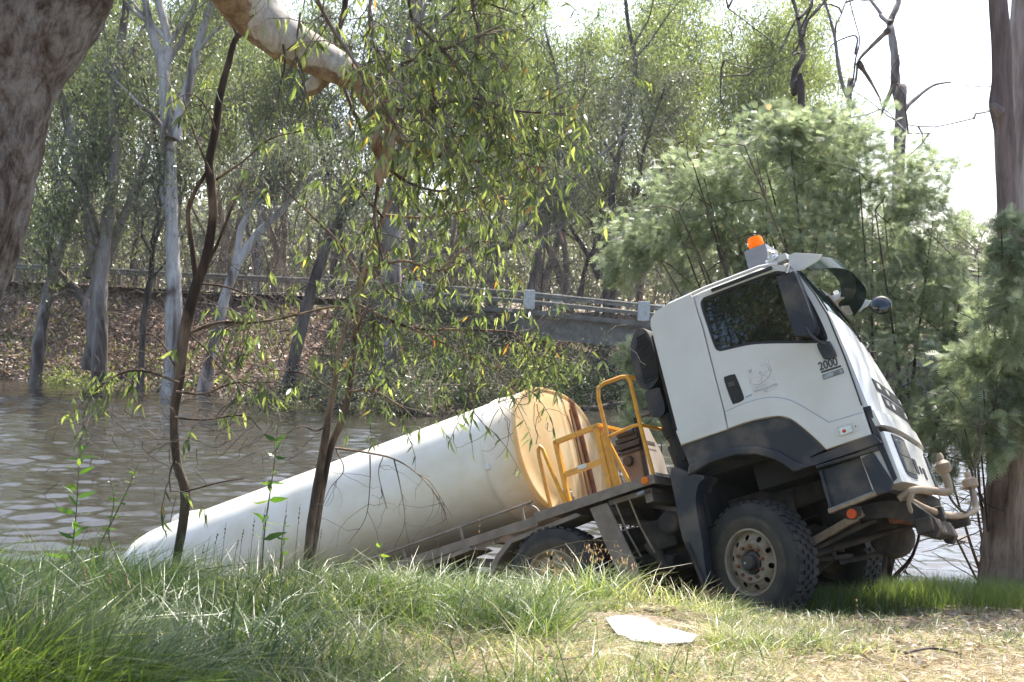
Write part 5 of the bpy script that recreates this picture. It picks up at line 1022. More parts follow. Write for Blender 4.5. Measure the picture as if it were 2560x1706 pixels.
# ---- first sapling
RS[0] = .62
rng = np.random.RandomState(102); base = dat(405, 1400, 8.4); base[2] = float(near_z(base[0], base[1])); s1 = empty('sapling', 'slim reddish-brown sapling rising in front of the tank tail, bent at the knee', 'tree', 'young gum saplings on the near bank', loc=tuple(base))
tb, tw, acc = Tubes(), Tubes(), []; D = 8.4
limb(tb, [(400, 1420, 20), (403, 1310, 15), (420, 1205, 18), (426, 1130, 19), (407, 1065, 16), (400, 960, 16), (412, 870, 19), (424, 765, 21), (448, 665, 20), (472, 600, 18), (489, 500, 17), (485, 420, 17), (481, 370, 16), (495, 300, 15), (506, 220, 14), (524, 150, 12), (545, 85, 11), (592, 62, 10), (620, 15, 9), (632, -60, 8)], D, 14, 6, .05)
limb(tb, [(452, 655, 11), (440, 560, 10), (432, 490, 9), (448, 440, 8), (476, 395, 7)], D, 8, 5); limb(tb, [(480, 600, 7), (500, 560, 6), (524, 500, 5), (560, 410, 4)], D, 7); limb(tb, [(545, 82, 7), (536, 62, 5), (530, 52, 2)], D, 6)
for P, D_, dn in (([(485, 400, 6), (455, 330, 4), (430, 260, 3), (420, 220, 2)], 8.3, .35), ([(495, 300, 5), (480, 260, 3), (455, 225, 3), (430, 215, 2)], 8.2, .9), ([(486, 420, 5), (560, 370, 4), (620, 320, 3), (700, 300, 2)], 8.5, .45), ([(424, 770, 7), (500, 742, 6), (580, 742, 5), (660, 730, 3)], 8.4, .55), ([(412, 880, 6), (330, 852, 5), (270, 862, 4), (215, 905, 3), (190, 960, 2)], 8.3, .95), ([(405, 900, 5), (470, 905, 4), (540, 880, 3), (640, 880, 2)], 8.3, .12), ([(410, 860, 5), (380, 800, 4), (350, 770, 3), (320, 770, 2)], 8.4, .4), ([(402, 960, 5), (470, 965, 4), (560, 955, 3), (600, 990, 2)], 8.3, .3), ([(426, 1130, 4), (500, 1110, 3), (560, 1100, 2)], 8.3, .0), ([(424, 760, 5), (470, 800, 4), (520, 860, 3), (600, 900, 2)], 8.4, .6), ([(404, 1050, 4), (390, 1090, 3), (392, 1130, 2)], 8.3, .25), ([(440, 650, 5), (520, 660, 4), (600, 690, 3)], 8.5, .25)):
    Q = limb(tb, P, D_, 6, 4, .03)
    if dn: leafy(rng, Q, tw, acc, .055/dn, (.18, .40), (6, 11), (.07, .12), t0=.2)
finish(s1, tb, tw, M['barkr'], acc, M['near'], rng, 200)
# ---- second sapling, twin stemmed
RS[0] = .66
rng = np.random.RandomState(103); base = dat(705, 1400, 8.6); base[2] = float(near_z(base[0], base[1])); s2 = empty('sapling', 'twin-stemmed sapling crossing the middle of the white tank, hung with bright leaves', 'tree', 'young gum saplings on the near bank', loc=tuple(base))
tb, tw, acc = Tubes(), Tubes(), []; D = 8.6
limb(tb, [(700, 1420, 20), (706, 1300, 15), (714, 1210, 15), (730, 1110, 15), (742, 1040, 14), (758, 940, 12), (770, 880, 10), (776, 820, 8), (800, 740, 7), (830, 640, 6), (850, 560, 5)], D, 12, 6, .05)
limb(tb, [(716, 1300, 10), (730, 1200, 11), (744, 1110, 11), (760, 1030, 12), (788, 960, 12), (802, 900, 11), (812, 820, 10), (822, 720, 9), (846, 610, 8), (880, 500, 8), (915, 430, 7), (950, 370, 6), (985, 300, 4)], 8.65, 12, 6, .05)
for P, D_, dn in (([(840, 620, 6), (930, 600, 5), (1010, 622, 4), (1060, 600, 3)], 8.3, 1.25), ([(885, 495, 6), (980, 500, 5), (1090, 480, 3)], 8.2, 1.3), ([(822, 720, 6), (770, 705, 5), (690, 722, 4), (600, 740, 3), (505, 748, 3), (450, 775, 2)], 8.4, .42), ([(822, 700, 6), (940, 752, 6), (1060, 758, 5), (1180, 765, 4), (1290, 800, 3)], 8.2, 1.0), ([(940, 752, 5), (1040, 800, 4), (1130, 850, 3), (1190, 900, 2)], 8.1, .85), ([(832, 640, 5), (780, 560, 5), (700, 480, 4), (650, 430, 3)], 8.5, .6), ([(820, 760, 5), (850, 700, 4), (860, 760, 3), (850, 830, 2)], 8.1, 1.2), ([(800, 900, 5), (860, 900, 4), (930, 940, 3)], 8.3, .8), ([(1060, 758, 3), (1080, 860, 3), (1090, 950, 2)], 8.0, .7), ([(915, 430, 5), (900, 340, 4), (930, 250, 3)], 8.4, 1.1), ([(880, 500, 5), (820, 430, 4), (790, 360, 3)], 8.5, .5), ([(985, 300, 4), (1060, 290, 3), (1120, 320, 2)], 8.2, 1.0), ([(1180, 765, 3), (1230, 830, 2), (1260, 860, 2)], 8.1, .9), ([(1010, 620, 4), (1090, 560, 3), (1170, 560, 2), (1230, 580, 2)], 8.2, .9), ([(770, 900, 4), (700, 860, 3), (620, 850, 2)], 8.4, .5), ([(1090, 480, 3), (1160, 450, 3), (1230, 430, 2)], 8.0, 1.1), ([(850, 610, 4), (900, 680, 3), (960, 700, 2)], 8.2, 1.0)):
    Q = limb(tb, P, D_, 6, 4, .03); leafy(rng, Q, tw, acc, .037/dn, (.2, .5), (8, 14), (.05, .105), t0=.1, side=1.1)
for P in ([(770, 1030, 5), (840, 1040, 4), (905, 1055, 3), (960, 1090, 2), (1010, 1150, 2), (1035, 1220, 1)], [(850, 1045, 3), (850, 1110, 2), (840, 1190, 1.5), (800, 1250, 1)], [(905, 1055, 3), (920, 1120, 2), (930, 1200, 1.5), (905, 1260, 1)], [(960, 1090, 2), (990, 1110, 1.5), (1040, 1190, 1)], [(770, 1030, 3), (790, 1080, 2), (760, 1120, 1.5), (742, 1160, 1)], [(770, 960, 4), (730, 990, 3), (690, 980, 2), (640, 1010, 1)], [(880, 1050, 2), (870, 1090, 1.5), (890, 1170, 1)]):
    Q = limb(tb, P, 8.3, 5, 5, .03)
    for k in range(5): tw.add(wander(rng, Q[rng.randint(3, len(Q))], (rng.normal(), 0, -1), rng.uniform(.12, .4), 5, .35), np.linspace(.002, .001, 6), 3)
M['barkt'] = bark_mat('tan_sapling_bark', (.34, .25, .18), (.22, .15, .11), (.08, .055, .045), (1, 1, .3), 6.0, bd=.008); finish(s2, tb, tw, M['barkt'], acc, M['near'], rng, 290)
# fine bare hanging twigs mid-picture belong to the saplings: a dry tangle over the river
rng = np.random.RandomState(104); tb = Tubes()
for k in range(260):
    c = [(560, 900, 130, 45), (250, 1000, 80, 70), (1080, 820, 150, 70), (520, 960, 120, 60), (1180, 880, 70, 60)][rng.randint(5)]
    p = dat(c[0]+rng.normal()*c[2], c[1]+rng.normal()*c[3], rng.uniform(8.0, 8.8)); tb.add(wander(rng, p, (rng.normal(), rng.normal()*.3, rng.normal()*.5-.1), rng.uniform(.15, .5), 7, .4), np.linspace(.0032, .0014, 8), 3)
o = link('dry_twigs', tb.mesh('dry_twigs'), M['twig'], s2); o.matrix_parent_inverse = Matrix.Translation(-s2.location); o['kind'] = 'stuff'

RS[0] = 1.0
# ---- feathery wattle behind the cab
WAT = [(0, (.10, .125, .075)), (.35, (.19, .22, .14)), (.75, (.31, .345, .235)), (.94, (.42, .45, .33)), (.965, (.42, .20, .10)), (1, (.36, .15, .08))]
M['wattle'] = leaf_mat('grey_green_wattle_fronds', WAT, .42, .5, (1.0, 1.08, .85))
def frond_mesh(rng, P, D, U, L, tint, name):
    """bipinnate fronds: each a rachis with paired fine leaflet blades"""
    n = len(P); S = norm(np.cross(D, U)); V = []; npair = 6
    for k in range(npair):
        t = (k+.6)/npair; w = .42*math.sin(math.pi*(.15+.8*t))
        for sg in (-1, 1):
            p = P+D*(L*t)[:, None]-np.array([0, 0, 1])*(L*.22*t*t)[:, None]; q = p+(S*sg*w+D*.22)*L[:, None]; e = D*(.045*L)[:, None]
            V += [p-e, p+e, q+e*.7, q-e*.3]
    p = P+D*L[:, None]; e = S*(.03*L)[:, None]; V += [P-e, P+e, p+e*.3-np.array([0, 0, 1])*(L*.22)[:, None], p-e*.3-np.array([0, 0, 1])*(L*.22)[:, None]]
    v = np.stack(V, 1).reshape(-1, 3); m = npair*2+1; f = np.arange(n*m*4).reshape(-1, 4); return np_mesh(name, v, f, tint=np.repeat(tint, m))
def wattle(seed, label, base, blobs, nf, name='wattle_tree', stems=12, group='feathery wattles on the near bank', frl=(.08, .15)):
    rng = np.random.RandomState(seed); r = empty(name, label, 'tree', group, loc=tuple(base)); tb = Tubes(); A = []; wsum = sum(b[4] for b in blobs)
    for k in range(stems*3):
        b = blobs[rng.choice(len(blobs), p=[q[4]/wsum for q in blobs])]; tgt = dat(b[0]+rng.normal()*b[2]*.5, b[1]+rng.normal()*b[3]*.5, b[5]+rng.normal()*.5); s = np.array(base)+rng.normal(size=3)*[.15, .15, 0]
        mid = s*.5+tgt*.5+np.array([0, 0, -.1])+rng.normal(size=3)*.2; Q = densify([s, s*.75+mid*.25+[0, 0, .4], mid, tgt], 5); tb.add(Q, np.linspace(.045, .008, len(Q)), 6)
        for j in range(9): A.append(wander(rng, Q[rng.randint(6, len(Q))], rng.normal(size=3)+[0, 0, .3], rng.uniform(.3, .9), 5, .25)); tb.add(A[-1], np.linspace(.010, .004, 6), 4)
    P = []; T = []; DD = []
    for b in blobs:
        k = int(nf*b[4]/wsum); c = dat(b[0], b[1], b[5]); sx = b[2]*1.088*b[5]/F; sz = b[3]*1.088*b[5]/F
        # clumps inside the blob: light and dark with gaps
        m = max(8, k//30); cl = rng.normal(size=(m, 3)); cl = norm(cl)*(rng.rand(m, 1)**.6)*1.22; ci = rng.randint(0, m, k); pp = cl[ci]+rng.normal(size=(k, 3))*[.15, .18, .10]
        P.append(c+pp*[sx, min(sx, sz)*.9, sz]); T.append(np.clip(rng.rand(m)[ci]*.30+rng.rand(k)*.68, 0, 1)); DD.append(norm(norm(cl[ci])*.9+rng.normal(size=(k, 3))*.6+[0, 0, -.1]))
    P = np.concatenate(P); T = np.concatenate(T); D = np.concatenate(DD); n = len(P); L = rng.uniform(*frl, n); inv = Matrix.Translation(-r.location)
    o = link('trunk', tb.mesh('trunk'), M['barkd'], r); o.matrix_parent_inverse = inv
    o = link('foliage', frond_mesh(rng, P, D, norm(rng.normal(size=(n, 3))*.5+[0, 0, 1]), L, T, 'foliage'), M['wattle'], r); o.matrix_parent_inverse = inv; o['kind'] = 'stuff'; return r
b0 = dat(2010, 1330, 17.0); b0[2] = float(near_z(b0[0], b0[1]))
BL = [(1800, 330, 130, 100, 1.2, 17.5), (1950, 400, 170, 130, 2.0, 17.5), (1650, 430, 150, 120, 1.7, 18), (2100, 480, 120, 140, 1.5, 17.5), (1520, 540, 110, 110, 1.3, 18.2), (1700, 570, 170, 110, 1.8, 18), (1950, 600, 190, 150, 2.0, 17.2), (2160, 640, 90, 130, 1.0, 17.4), (2080, 800, 140, 150, 1.5, 17), (1860, 310, 80, 50, .5, 17.6), (2230, 760, 90, 110, .8, 17.2), (2170, 930, 110, 110, .9, 16.8), (1450, 600, 60, 70, .35, 18.2)]
wattle(201, 'large feathery grey-green wattle spreading behind the truck cab', b0, BL, 20000)
b1 = dat(1480, 1330, 17.5); b1[2] = float(near_z(b1[0], b1[1]))
wattle(202, 'small bright feathery wattle seen through the yellow rails behind the cab', b1, [(1450, 900, 45, 60, 1, 17.2), (1470, 1000, 60, 60, 1.2, 17.0), (1450, 820, 30, 50, .5, 17.3)], 900, stems=3)
b2 = dat(2330, 1340, 19.0); b2[2] = float(near_z(b2[0], b2[1]))+.2
wattle(203, 'dark feathery wattle beside the right twin trunks at the picture edge', b2, [(2330, 540, 50, 70, .7, 14.4), (2320, 680, 80, 110, 1.3, 14.4), (2270, 830, 100, 120, 1.5, 15), (2330, 900, 80, 110, 1.2, 14.6), (2220, 980, 80, 90, .9, 16), (2300, 1000, 60, 70, .7, 14.4), (2180, 1080, 50, 50, .2, 16)], 6000, stems=7)
# fallen-in trunk behind the far wheel
# ---- twin-trunk gum at the right edge
rng = np.random.RandomState(105); base = dat(2345, 1330, 15.3); base[2] = float(near_z(base[0], base[1])); rt = empty('gum_tree', 'stringy-barked gum at the right edge, forking into a dark and a pale trunk', 'tree', loc=tuple(base))
tb = Tubes(); tw = Tubes(); limb(tb, [(2345, 1400, 105), (2343, 1320, 92), (2345, 1230, 84), (2350, 1100, 80), (2360, 980, 78), (2372, 880, 80), (2378, 800, 78)], 15.3, 22, 5, .04); inv = Matrix.Translation(-rt.location)
M['stringy'] = bark_mat('stringy_brown_bark', (.36, .27, .21), (.20, .14, .11), (.06, .04, .03), (1, 1, .12), 4, .9, bd=.03); o = link('trunk', tb.mesh('trunk'), M['stringy'], rt); o.matrix_parent_inverse = inv
M['darkstem'] = bark_mat('dark_purple_brown_bark', (.20, .16, .155), (.13, .10, .10), (.06, .045, .045), (1, 1, .15), 3); M['palestem'] = bark_mat('pale_grey_stem_bark', (.46, .42, .40), (.30, .26, .25), (.16, .13, .12), (1, 1, .12), 3)
tb = Tubes(); limb(tb, [(2372, 880, 42), (2345, 700, 34), (2322, 560, 28), (2316, 470, 24), (2312, 380, 24), (2308, 300, 24), (2300, 240, 27), (2302, 180, 22), (2300, 90, 22), (2293, 0, 21), (2288, -120, 20), (2270, -400, 14)], 15.1, 16, 5, .03); limb(tb, [(2300, 262, 14), (2284, 246, 12), (2278, 236, 6)], 15.0, 8); o = link('dark_stem', tb.mesh('dark_stem'), M['darkstem'], rt); o.matrix_parent_inverse = inv
tb = Tubes(); limb(tb, [(2385, 880, 48), (2372, 700, 40), (2362, 520, 34), (2358, 380, 34), (2352, 250, 32), (2352, 100, 32), (2358, 0, 32), (2370, -150, 30), (2390, -420, 20)], 15.5, 16, 5, .02); o = link('pale_stem', tb.mesh('pale_stem'), M['palestem'], rt); o.matrix_parent_inverse = inv
acc = []
for k in range(26):
    s = dat(2280, -380, 15) if k % 2 else dat(2385, -400, 15.5); p = s+np.array([rng.uniform(-2.5, 4), rng.uniform(-3, 4), rng.uniform(.5, 3.5)]); Q = densify([s, s*.5+p*.5+[0, 0, .3], p], 4); tw.add(Q, np.linspace(.05, .012, len(Q)), 5); leafy(rng, Q, tw, acc, .16, (.3, .7), (8, 13), (.12, .18), t0=.3)
acc = [c for c in acc if (c[0][2]-EYE)/c[0][1] > .29]
P = np.array([a[0] for a in acc]); o = link('crown', leaves_np(P, np.array([a[1] for a in acc]), np.array([a[2] for a in acc]), np.array([a[2]*.25 for a in acc]), rng, np.array([a[3] for a in acc]), 0, 'crown'), M['gum'], rt); o.matrix_parent_inverse = inv
o = link('twigs', tw.mesh('twigs'), M['twig'], rt); o['kind'] = 'stuff'; o.matrix_parent_inverse = inv
# slim dark stem by the water behind the far wheel
tb = Tubes(); limb(tb, [(2012, 1400, 12), (2015, 1300, 11), (2020, 1230, 9), (2028, 1150, 8), (2035, 1080, 6)], 16.2, 8); tag(link('tree_stump', tb.mesh('tree_stump'), M['barkd']), 'slim dark stem at the water edge behind the far front wheel', 'stump')
# ================================================================ grass, weeds and litter of the near bank
def inside_truck(X, Yd):
    """true where the ground lies under the truck's wheels"""
    q = (np.stack([X, Yd, near_z(X, Yd)], 1)-TT) @ TR; return (np.abs(q[:, 0]) < .42) & (np.abs(np.abs(q[:, 1])-1.02) < .24) | (((X-.88)/.34)**2+((Yd-8.35)/.28)**2 < 1)
def blades(name, X, Yd, H, Wd, rng, mt, label, cat='grass', lean=.45, flop=.6, tint=None, seg=3, azim=None):
    n = len(X); Z = near_z(X, Yd)-.01; P = np.stack([X, Yd, Z], 1); az = rng.uniform(0, 2*np.pi, n) if azim is None else azim; o = np.stack([np.cos(az), np.sin(az), np.zeros(n)], 1)
    s = norm(np.cross(norm(o+np.array([0, 0, .01])), np.array([0, 0, 1.0]))+rng.normal(size=(n, 3))*.3); le = rng.uniform(.1, 1, n)*lean; fl = rng.uniform(.1, 1, n)*flop; pts = []
    for k in range(seg+1):
        t = k/seg; h = H*(t-fl*.42*t**3*1.0); out = H*(le*t+fl*.75*t*t); w = Wd*(1-t*.92)*.5; c = P+o*out[:, None]+np.array([0, 0, 1])*h[:, None]; pts += [c-s*w[:, None], c+s*w[:, None]]
    v = np.stack(pts, 1).reshape(-1, 3); m = 2*(seg+1); k = np.arange(n)[:, None]*m; f = np.concatenate([k+np.array([[2*j, 2*j+1, 2*j+3, 2*j+2]]) for j in range(seg)], 1).reshape(-1, 4)
    tint = rng.rand(n) if tint is None else tint; return tag(link(name, np_mesh(name, v, f, tint=np.repeat(tint, seg)), mt), label, cat, kind='stuff')
M['grass'] = leaf_mat('green_grass', [(0, (.028, .048, .016)), (.45, (.065, .105, .030)), (.8, (.14, .185, .055)), (.93, (.22, .25, .07)), (1, (.42, .36, .19))], .42, .35, (1, 1.12, .55))
M['dry'] = leaf_mat('dry_straw', [(0, (.20, .15, .09)), (.5, (.42, .35, .23)), (1, (.62, .55, .42))], .35, .55, (1, .95, .8))
M['mix'] = leaf_mat('mixed_grass', [(0, (.05, .09, .02)), (.4, (.11, .16, .04)), (.65, (.24, .26, .10)), (.85, (.40, .36, .20)), (1, (.58, .50, .34))], .42, .4, (1, 1.1, .6))
rng = np.random.RandomState(400)
def scatter(n, x0, x1, y0, y1, dens, power=1.6):
    u = rng.rand(n*3); Yd = (y0**-power+(y1**-power-y0**-power)*u)**(-1/power); hw = .43*Yd+.4; X = rng.uniform(-1, 1, n*3)*hw; k = (X > x0) & (X < x1); X, Yd = X[k], Yd[k]; k = rng.rand(len(X)) < dens(X, Yd); X, Yd = X[k], Yd[k]; k = ~inside_truck(X, Yd); return X[k][:n], Yd[k][:n]
def pxx(X, Yd): return X/Yd*F+1280
def sm(a, b, v): t = np.clip((v-a)/(b-a), 0, 1); return t*t*(3-2*t)
# lush long grass: left, thinning towards the middle
def dl(X, Y): p = pxx(X, Y); return np.clip(1-sm(650, 1250, p)*.85-sm(1250, 1700, p)*.2, 0, 1)*np.clip(.35+vnoise(X, Y, 1.3, 21)*1.1, 0, 1)*np.where((p > 450) & (Y < 7.3-(p-450)*.0002), np.clip(.12+vnoise(X, Y, 2, 3)*.5, 0, 1)*(1-sm(450, 1000, p)*.85), 1)
X, Yd = scatter(36000, -9, 3, 4.7, 11.5, dl, .6); H = (.15+.22*(1-sm(200, 1500, pxx(X, Yd))))*rng.uniform(.6, 1.25, len(X))*(.45+1.1*vnoise(X, Yd, 2.2, 22)); tl = np.clip(rng.rand(len(X))*.55+.6*vnoise(X, Yd, 1.7, 23)-.08, 0, 1); blades('long_grass', X, Yd, H, rng.uniform(.007, .017, len(X)), rng, M['grass'], 'long lush green grass along the near bank in front of the tank', lean=.8, flop=1.25, tint=tl, azim=vnoise(X, Yd, 1.3, 24)*9+rng.normal(size=len(X))*.7)
# mixed shorter grass over the hump in the middle
def dm(X, Y): p = pxx(X, Y); return sm(420, 900, p)*(1-sm(1750, 2350, p)*.9)*np.clip(vnoise(X, Y, 1.5, 31)*1.5, 0.15, 1)*np.where((Y < 7.1), .20, 1)
X, Yd = scatter(60000, -4, 4.5, 4.8, 12.6, dm, .6); H = rng.uniform(.10, .34, len(X))*(.5+1.0*vnoise(X, Yd, 2.4, 35))*np.where((np.abs(pxx(X, Yd)-1625) < 190) & (Yd > 6.5) & (Yd < 9.0), .28, 1)*(1-.6*sm(1500, 2100, pxx(X, Yd))); tt = np.clip(rng.rand(len(X))*.7+.55*vnoise(X, Yd, .9, 33)-.1, 0, 1); blades('mixed_grass', X, Yd, H, rng.uniform(.005, .012, len(X)), rng, M['mix'], 'flopped half-dry grass over the hump before the truck', lean=1.1, flop=1.1, tint=tt)
# dry straw lying flat, bottom centre and right
def ds(X, Y): p = pxx(X, Y); return np.clip(sm(350, 900, p)*np.where(Y < 7.4+sm(1200, 1700, p)*1.5, 1, .35), 0, 1)
X, Yd = scatter(60000, -4, 6, 4.8, 12, ds, 1.0); H = rng.uniform(.03, .07, len(X)); n = len(X)
P = np.stack([X, Yd, near_z(X, Yd)+rng.rand(n)*.045], 1); D = norm(np.stack([rng.normal(size=n), rng.normal(size=n), rng.normal(size=n)*.14], 1)); L = rng.uniform(.06, .26, n)*(1-.5*sm(1700, 2300, pxx(X, Yd)))
tag(link('dry_straw', leaves_np(P, D, L, rng.uniform(.0025, .005, n), rng, rng.rand(n), 0, 'dry_straw'), M['dry']), 'pale dry straw lying on the ground in front', 'straw', kind='stuff')
# dead leaves and twigs on the track at right
n = 26000; Yd = rng.uniform(5, 15.5, n); X = rng.uniform(-1, 1, n)*(.43*Yd+.4); k = (pxx(X, Yd) > 900) & ~inside_truck(X, Yd); X, Yd = X[k], Yd[k]; n = len(X)
P = np.stack([X, Yd, near_z(X, Yd)+.008+rng.rand(n)*.02], 1); D = norm(np.stack([rng.normal(size=n), rng.normal(size=n), rng.normal(size=n)*.2], 1)); L = rng.uniform(.03, .10, n)
M['litn'] = leaf_mat('fallen_gum_leaves', [(0, (.09, .06, .04)), (.4, (.26, .19, .13)), (.75, (.50, .42, .32)), (1, (.70, .62, .52))], .2, .6, (1, .9, .8))
tag(link('fallen_leaves', leaves_np(P, D, L, L*.24, rng, rng.rand(n), 0, 'fallen_leaves'), M['litn']), 'fallen gum leaves and bark scraps on the bare track at right', 'leaf litter', kind='stuff')
# green strip on the bank top at right behind the truck
def dr(X, Y): return np.clip(.3+vnoise(X, Y, 1.1, 41)*1.3, 0, 1)*(sm(12.3, 13.3, Y+.3*(vnoise(X, Y*0, 1.2, 42)-.5)))
X, Yd = scatter(34000, 1.6, 9, 12.2, 16.2, dr, .5); blades('bank_top_grass', X, Yd, rng.uniform(.12, .32, len(X)), rng.uniform(.006, .011, len(X)), rng, M['grass'], 'bright green grass on the bank top right of the truck', lean=.4, flop=.6, tint=np.clip(.5+rng.rand(len(X))*.45, 0, 1))
def dt(X, Y): p = pxx(X, Y); return np.clip(vnoise(X, Y, 1.4, 51)*1.8-.75, 0, 1)*sm(1500, 1700, p)
X, Yd = scatter(9000, .5, 7, 6, 13, dt, .5); blades('track_grass', X, Yd, rng.uniform(.03, .10, len(X)), rng.uniform(.004, .007, len(X)), rng, M['mix'], 'short thin grass tufts on the bare track', lean=.8, flop=.8, tint=np.clip(rng.rand(len(X))*.6, 0, 1))
# ---- tall weeds with paired leaves
M['weed'] = leaf_mat('weed_leaves', [(0, (.05, .10, .025)), (.6, (.09, .16, .04)), (1, (.20, .23, .07))], .4, .35, (1, 1.2, .4)); M['stem'] = mat('green_stem', (.10, .14, .05), (.16, .10, .06), 20, .6)
def weed(seed, label, pts, D, nodes_=9, ll=(.06, .12), wr=.32):
    rng = np.random.RandomState(seed); W = np.array([dat(x, y, D) for x, y in pts]); W[0][2] = float(near_z(W[0][0], W[0][1]))-.02; Q = densify(W, 5); r = empty('weed', label, 'weed', 'tall weeds in the bank grass', loc=tuple(W[0])); inv = Matrix.Translation(-r.location)
    tb = Tubes(); tb.add(Q, np.linspace(.006, .002, len(Q)), 6); o = link('stem', tb.mesh('stem'), M['stem'], r); o.matrix_parent_inverse = inv
    for k in range(nodes_):
        i = int((.25+.75*k/nodes_)*(len(Q)-1))
        for s in (0, 1):
            a = k*1.57+s*math.pi+rng.uniform(-.3, .3); d = norm(np.array([[math.cos(a), math.sin(a)*.6, rng.uniform(-.1, .8)]])); L = np.array([rng.uniform(*ll)*(1.15-.5*k/nodes_)])
            o = link('leaf', leaves_np(Q[i][None], d, L, L*wr, rng, np.array([rng.rand()]), .3, 'leaf', True), M['weed'], r); o.matrix_parent_inverse = inv
weed(501, 'tall bright green weed at the left standing against the rippled water', [(168, 1340), (165, 1280), (175, 1180), (180, 1090), (186, 1000)], 8.3, 12, (.10, .17), .26)
weed(502, 'tall dark-leaved weed in front of the tank between the two saplings', [(600, 1330), (606, 1240), (618, 1150), (632, 1050), (640, 960)], 8.2, 12, (.08, .14), .34)
weed(503, 'thin leaning weed with small yellow leaves, right of the tall bright weed', [(205, 1330), (225, 1270), (262, 1190), (300, 1110), (320, 1060)], 8.1, 12, (.03, .06), .4)
weed(504, 'small yellow-leaved weed in the grass below the tank rail', [(885, 1350), (880, 1310), (872, 1270), (868, 1245)], 8.6, 4, (.06, .09), .45)
weed(505, 'low leafy weed beside the foot of the twin-stemmed sapling', [(640, 1330), (645, 1290), (648, 1240), (655, 1190)], 8.4, 7, (.04, .07), .35)
weed(506, 'thin weed hung with yellow leaves just left of the tank tail', [(262, 1330), (270, 1290), (250, 1230), (262, 1150), (250, 1090)], 8.2, 9, (.03, .06), .4)
# ---- dry seed stalks
M['seed'] = leaf_mat('dry_seed_heads', [(0, (.30, .19, .10)), (1, (.60, .44, .28))], .3, .6, (1, .9, .7)); M['dseed'] = leaf_mat('dark_seed_heads', [(0, (.06, .035, .025)), (1, (.18, .11, .07))], .2, .6)
def stalk(seed, label, pts, D, heads=18, mt='seed', hl=(.012, .026), droop=True, name='seed_stalk', span=.45):
    rng = np.random.RandomState(seed); W = np.array([dat(x, y, D) for x, y in pts]); W[0][2] = float(near_z(W[0][0], W[0][1]))-.01; Q = densify(W, 6); r = empty(name, label, 'grass stalk', 'seeding grass stalks', loc=tuple(W[0])); inv = Matrix.Translation(-r.location)
    tb = Tubes(); tb.add(Q, np.linspace(.0025, .0010, len(Q)), 5); P, Dd = [], []
    for k in range(heads):
        i = int((1-span+span*rng.rand())*(len(Q)-1))
        if droop: Wt = wander(rng, Q[i], (rng.normal()*.5+.3, rng.normal()*.3, -.6), rng.uniform(.02, .09), 3, .2, 0, .3); tb.add(Wt, .0006, 3); P.append(Wt[-1]); Dd.append([rng.normal()*.3, 0, -1])
        else: P.append(Q[i]); t = norm(Q[min(i+1, len(Q)-1)]-Q[i-1]); Dd.append(t+rng.normal(size=3)*.25)
    o = link('stem', tb.mesh('stem'), M['dry'], r); o.matrix_parent_inverse = inv; n = len(P); L = rng.uniform(*hl, n)
    o = link('seed_head', leaves_np(np.array(P), norm(np.array(Dd, float)), L, L*.38, rng, rng.rand(n), .2, 'seed_head', True), M[mt], r); o['kind'] = 'stuff'; o.matrix_parent_inverse = inv
stalk(601, 'dry seed stalk arching highest over the rear wheel towards the leg guard', [(1120, 1370), (1170, 1320), (1250, 1268), (1340, 1243), (1420, 1244)], 8.6, 40, hl=(.02, .034)); stalk(602, 'lower dry seed stalk ending in a drooping head over the leg guard', [(1130, 1380), (1200, 1318), (1290, 1285), (1380, 1262), (1460, 1282)], 8.5, 34, hl=(.02, .034))
stalk(603, 'short brown seed stalk in front of the rear wheel hub', [(1200, 1350), (1215, 1310), (1250, 1285), (1280, 1300)], 8.6, 16, hl=(.02, .03))
for k, (x, y, hh) in enumerate([(560, 1215, 90), (585, 1190, 120), (660, 1150, 150), (548, 1240, 70), (690, 1160, 130), (520, 1200, 110), (610, 1165, 130), (500, 1225, 80), (1105, 1170, 150), (1010, 1240, 90), (470, 1250, 70), (740, 1215, 90)]):
    lb = ['dark spiky grass head before the middle of the tank tail', 'tall dark spiky grass head left of the dark-leaved weed', 'tall dark grass head leaning right beside the twin-stemmed sapling', 'short dark grass head near the bent sapling', 'dark grass head touching the twin-stemmed sapling', 'dark grass head halfway between bent sapling and dark-leaved weed', 'dark grass head against the dark-leaved weed', 'short dark grass head right of the bent sapling foot', 'tall pale grass stem against the tank rail', 'grass head low before the tank rail', 'lowest dark grass head beside the bent sapling', 'grass head right of the twin-stemmed sapling foot'][k]
    stalk(620+k, lb, [(x-20, y+hh+60), (x-8, y+hh*.6), (x, y)], 8.1+.05*k, 16, 'seed' if k == 8 else 'dseed', (.012, .02), False, 'grass_stalk', .3)
for k, (x, y, lb) in enumerate([(1968, 1372, 'reddish seed stalk standing in the shade right of the front wheel'), (1930, 1430, 'short leaning seed stalk in the shade below the front wheel'), (2060, 1425, 'small seed stalk in the shade at the edge of the right grass'), (2105, 1440, 'leaning dry stalk on the track at right'), (250, 1310, 'yellow seed stalk standing left in the lush grass'), (290, 1320, 'straw-coloured seed stalk right of the yellow one in lush grass'), (193, 1300, 'leftmost of the straw-coloured stalks in the lush grass')]):
    stalk(650+k, lb, [(x+12, y+120), (x+6, y+60), (x, y)], 10.5 if k < 4 else 6.6, 14, 'seed', (.015, .025), False, 'grass_stalk', .35)
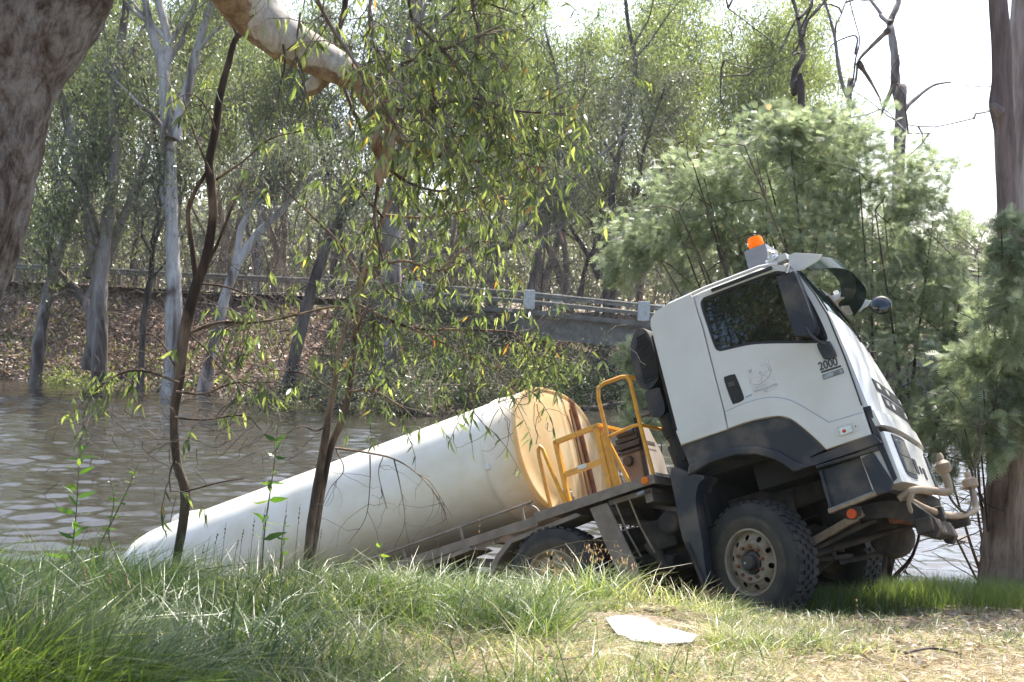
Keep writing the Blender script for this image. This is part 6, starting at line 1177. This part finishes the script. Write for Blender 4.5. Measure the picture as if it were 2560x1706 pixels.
# ---- crumpled white sheet, a feather-white flower, sticks
pts = [(1392, 1420), (1418, 1415), (1440, 1421), (1452, 1417), (1470, 1432), (1495, 1433), (1520, 1442), (1560, 1448), (1600, 1460), (1590, 1474), (1540, 1478), (1490, 1476), (1452, 1471), (1440, 1462), (1420, 1458), (1405, 1440)]
M['paper'] = mat('white_cardboard', (.80, .78, .73), (.70, .67, .60), 8, .8, .2); b_ = MB(); c0 = dat(1495, 1450, 8.4)
def gp(px, py):
    lo, hi = 5.0, 14.0
    for _ in range(40):
        mid = (lo+hi)/2; p = dat(px, py, mid)
        if p[2] > float(near_z(p[0], p[1]))+.05: lo = mid
        else: hi = mid
    return dat(px, py, lo)
W = [gp(*p) for p in pts]; cen = sum(W)/len(W)+np.array([0, 0, .03]); rr = np.random.RandomState(3); ring = [(w+cen)/2+np.array([0, 0, rr.uniform(-.01, .04)]) for w in W]; n = len(W)
top = W+ring+[cen]; bot = [p-np.array([0, 0, .006]) for p in top]; fs = [(i, (i+1) % n, n+(i+1) % n, n+i) for i in range(n)]+[(n+i, n+(i+1) % n, 2*n) for i in range(n)]; m_ = len(top); fs += [tuple(m_+i for i in f[::-1]) for f in fs]+[(i, m_+i, m_+(i+1) % n, (i+1) % n) for i in range(n)]
b_.add(top+bot, fs); tag(b_.build('cardboard_sheet', M['paper']), 'torn white cardboard sheet lying on the grass before the truck', 'cardboard')
for k, (P, r, lb, mt) in enumerate([([(1600, 1385), (1640, 1400), (1665, 1410)], .03, 'broken pale stick under the truck just left of the front wheel', 'barkg'), ([(500, 1480), (560, 1492), (620, 1478), (660, 1470)], .012, 'brown curved stick half hidden in the grass, lower left', 'barkr'), ([(1500, 1530), (1530, 1545), (1560, 1540)], .02, 'dark rotten chip of wood at the bottom centre', 'barkd'), ([(1250, 1500), (1290, 1515), (1340, 1508)], .010, 'thin bleached twig on the straw, bottom centre', 'barkg'), ([(2080, 1500), (2140, 1490), (2200, 1500)], .010, 'thin twig on the bare track at the lower right', 'barkg')]):
    tb = Tubes(); tb.add(densify([gp(*p) for p in P], 4), np.linspace(r, r*.5, 4*(len(P)-1)+1), 6); tag(link('stick', tb.mesh('stick'), M[mt]), lb, 'stick', 'sticks on the near bank')
# ================================================================ the light haze over the river
hz = MB(); hz.box((0, 190, 22), (900, 480, 64)); hz = hz.build('haze', None); tag(hz, kind='stuff')
hm = bpy.data.materials.new('haze'); hm.use_nodes = True; hN = hm.node_tree.nodes; hN.clear(); ho = hN.new('ShaderNodeOutputMaterial'); hv = hN.new('ShaderNodeVolumePrincipled')
hv.inputs['Color'].default_value = (.93, .96, 1, 1); hv.inputs['Density'].default_value = .00018; hv.inputs['Anisotropy'].default_value = .4; hm.node_tree.links.new(hv.outputs[0], ho.inputs['Volume']); hz.data.materials.append(hm)
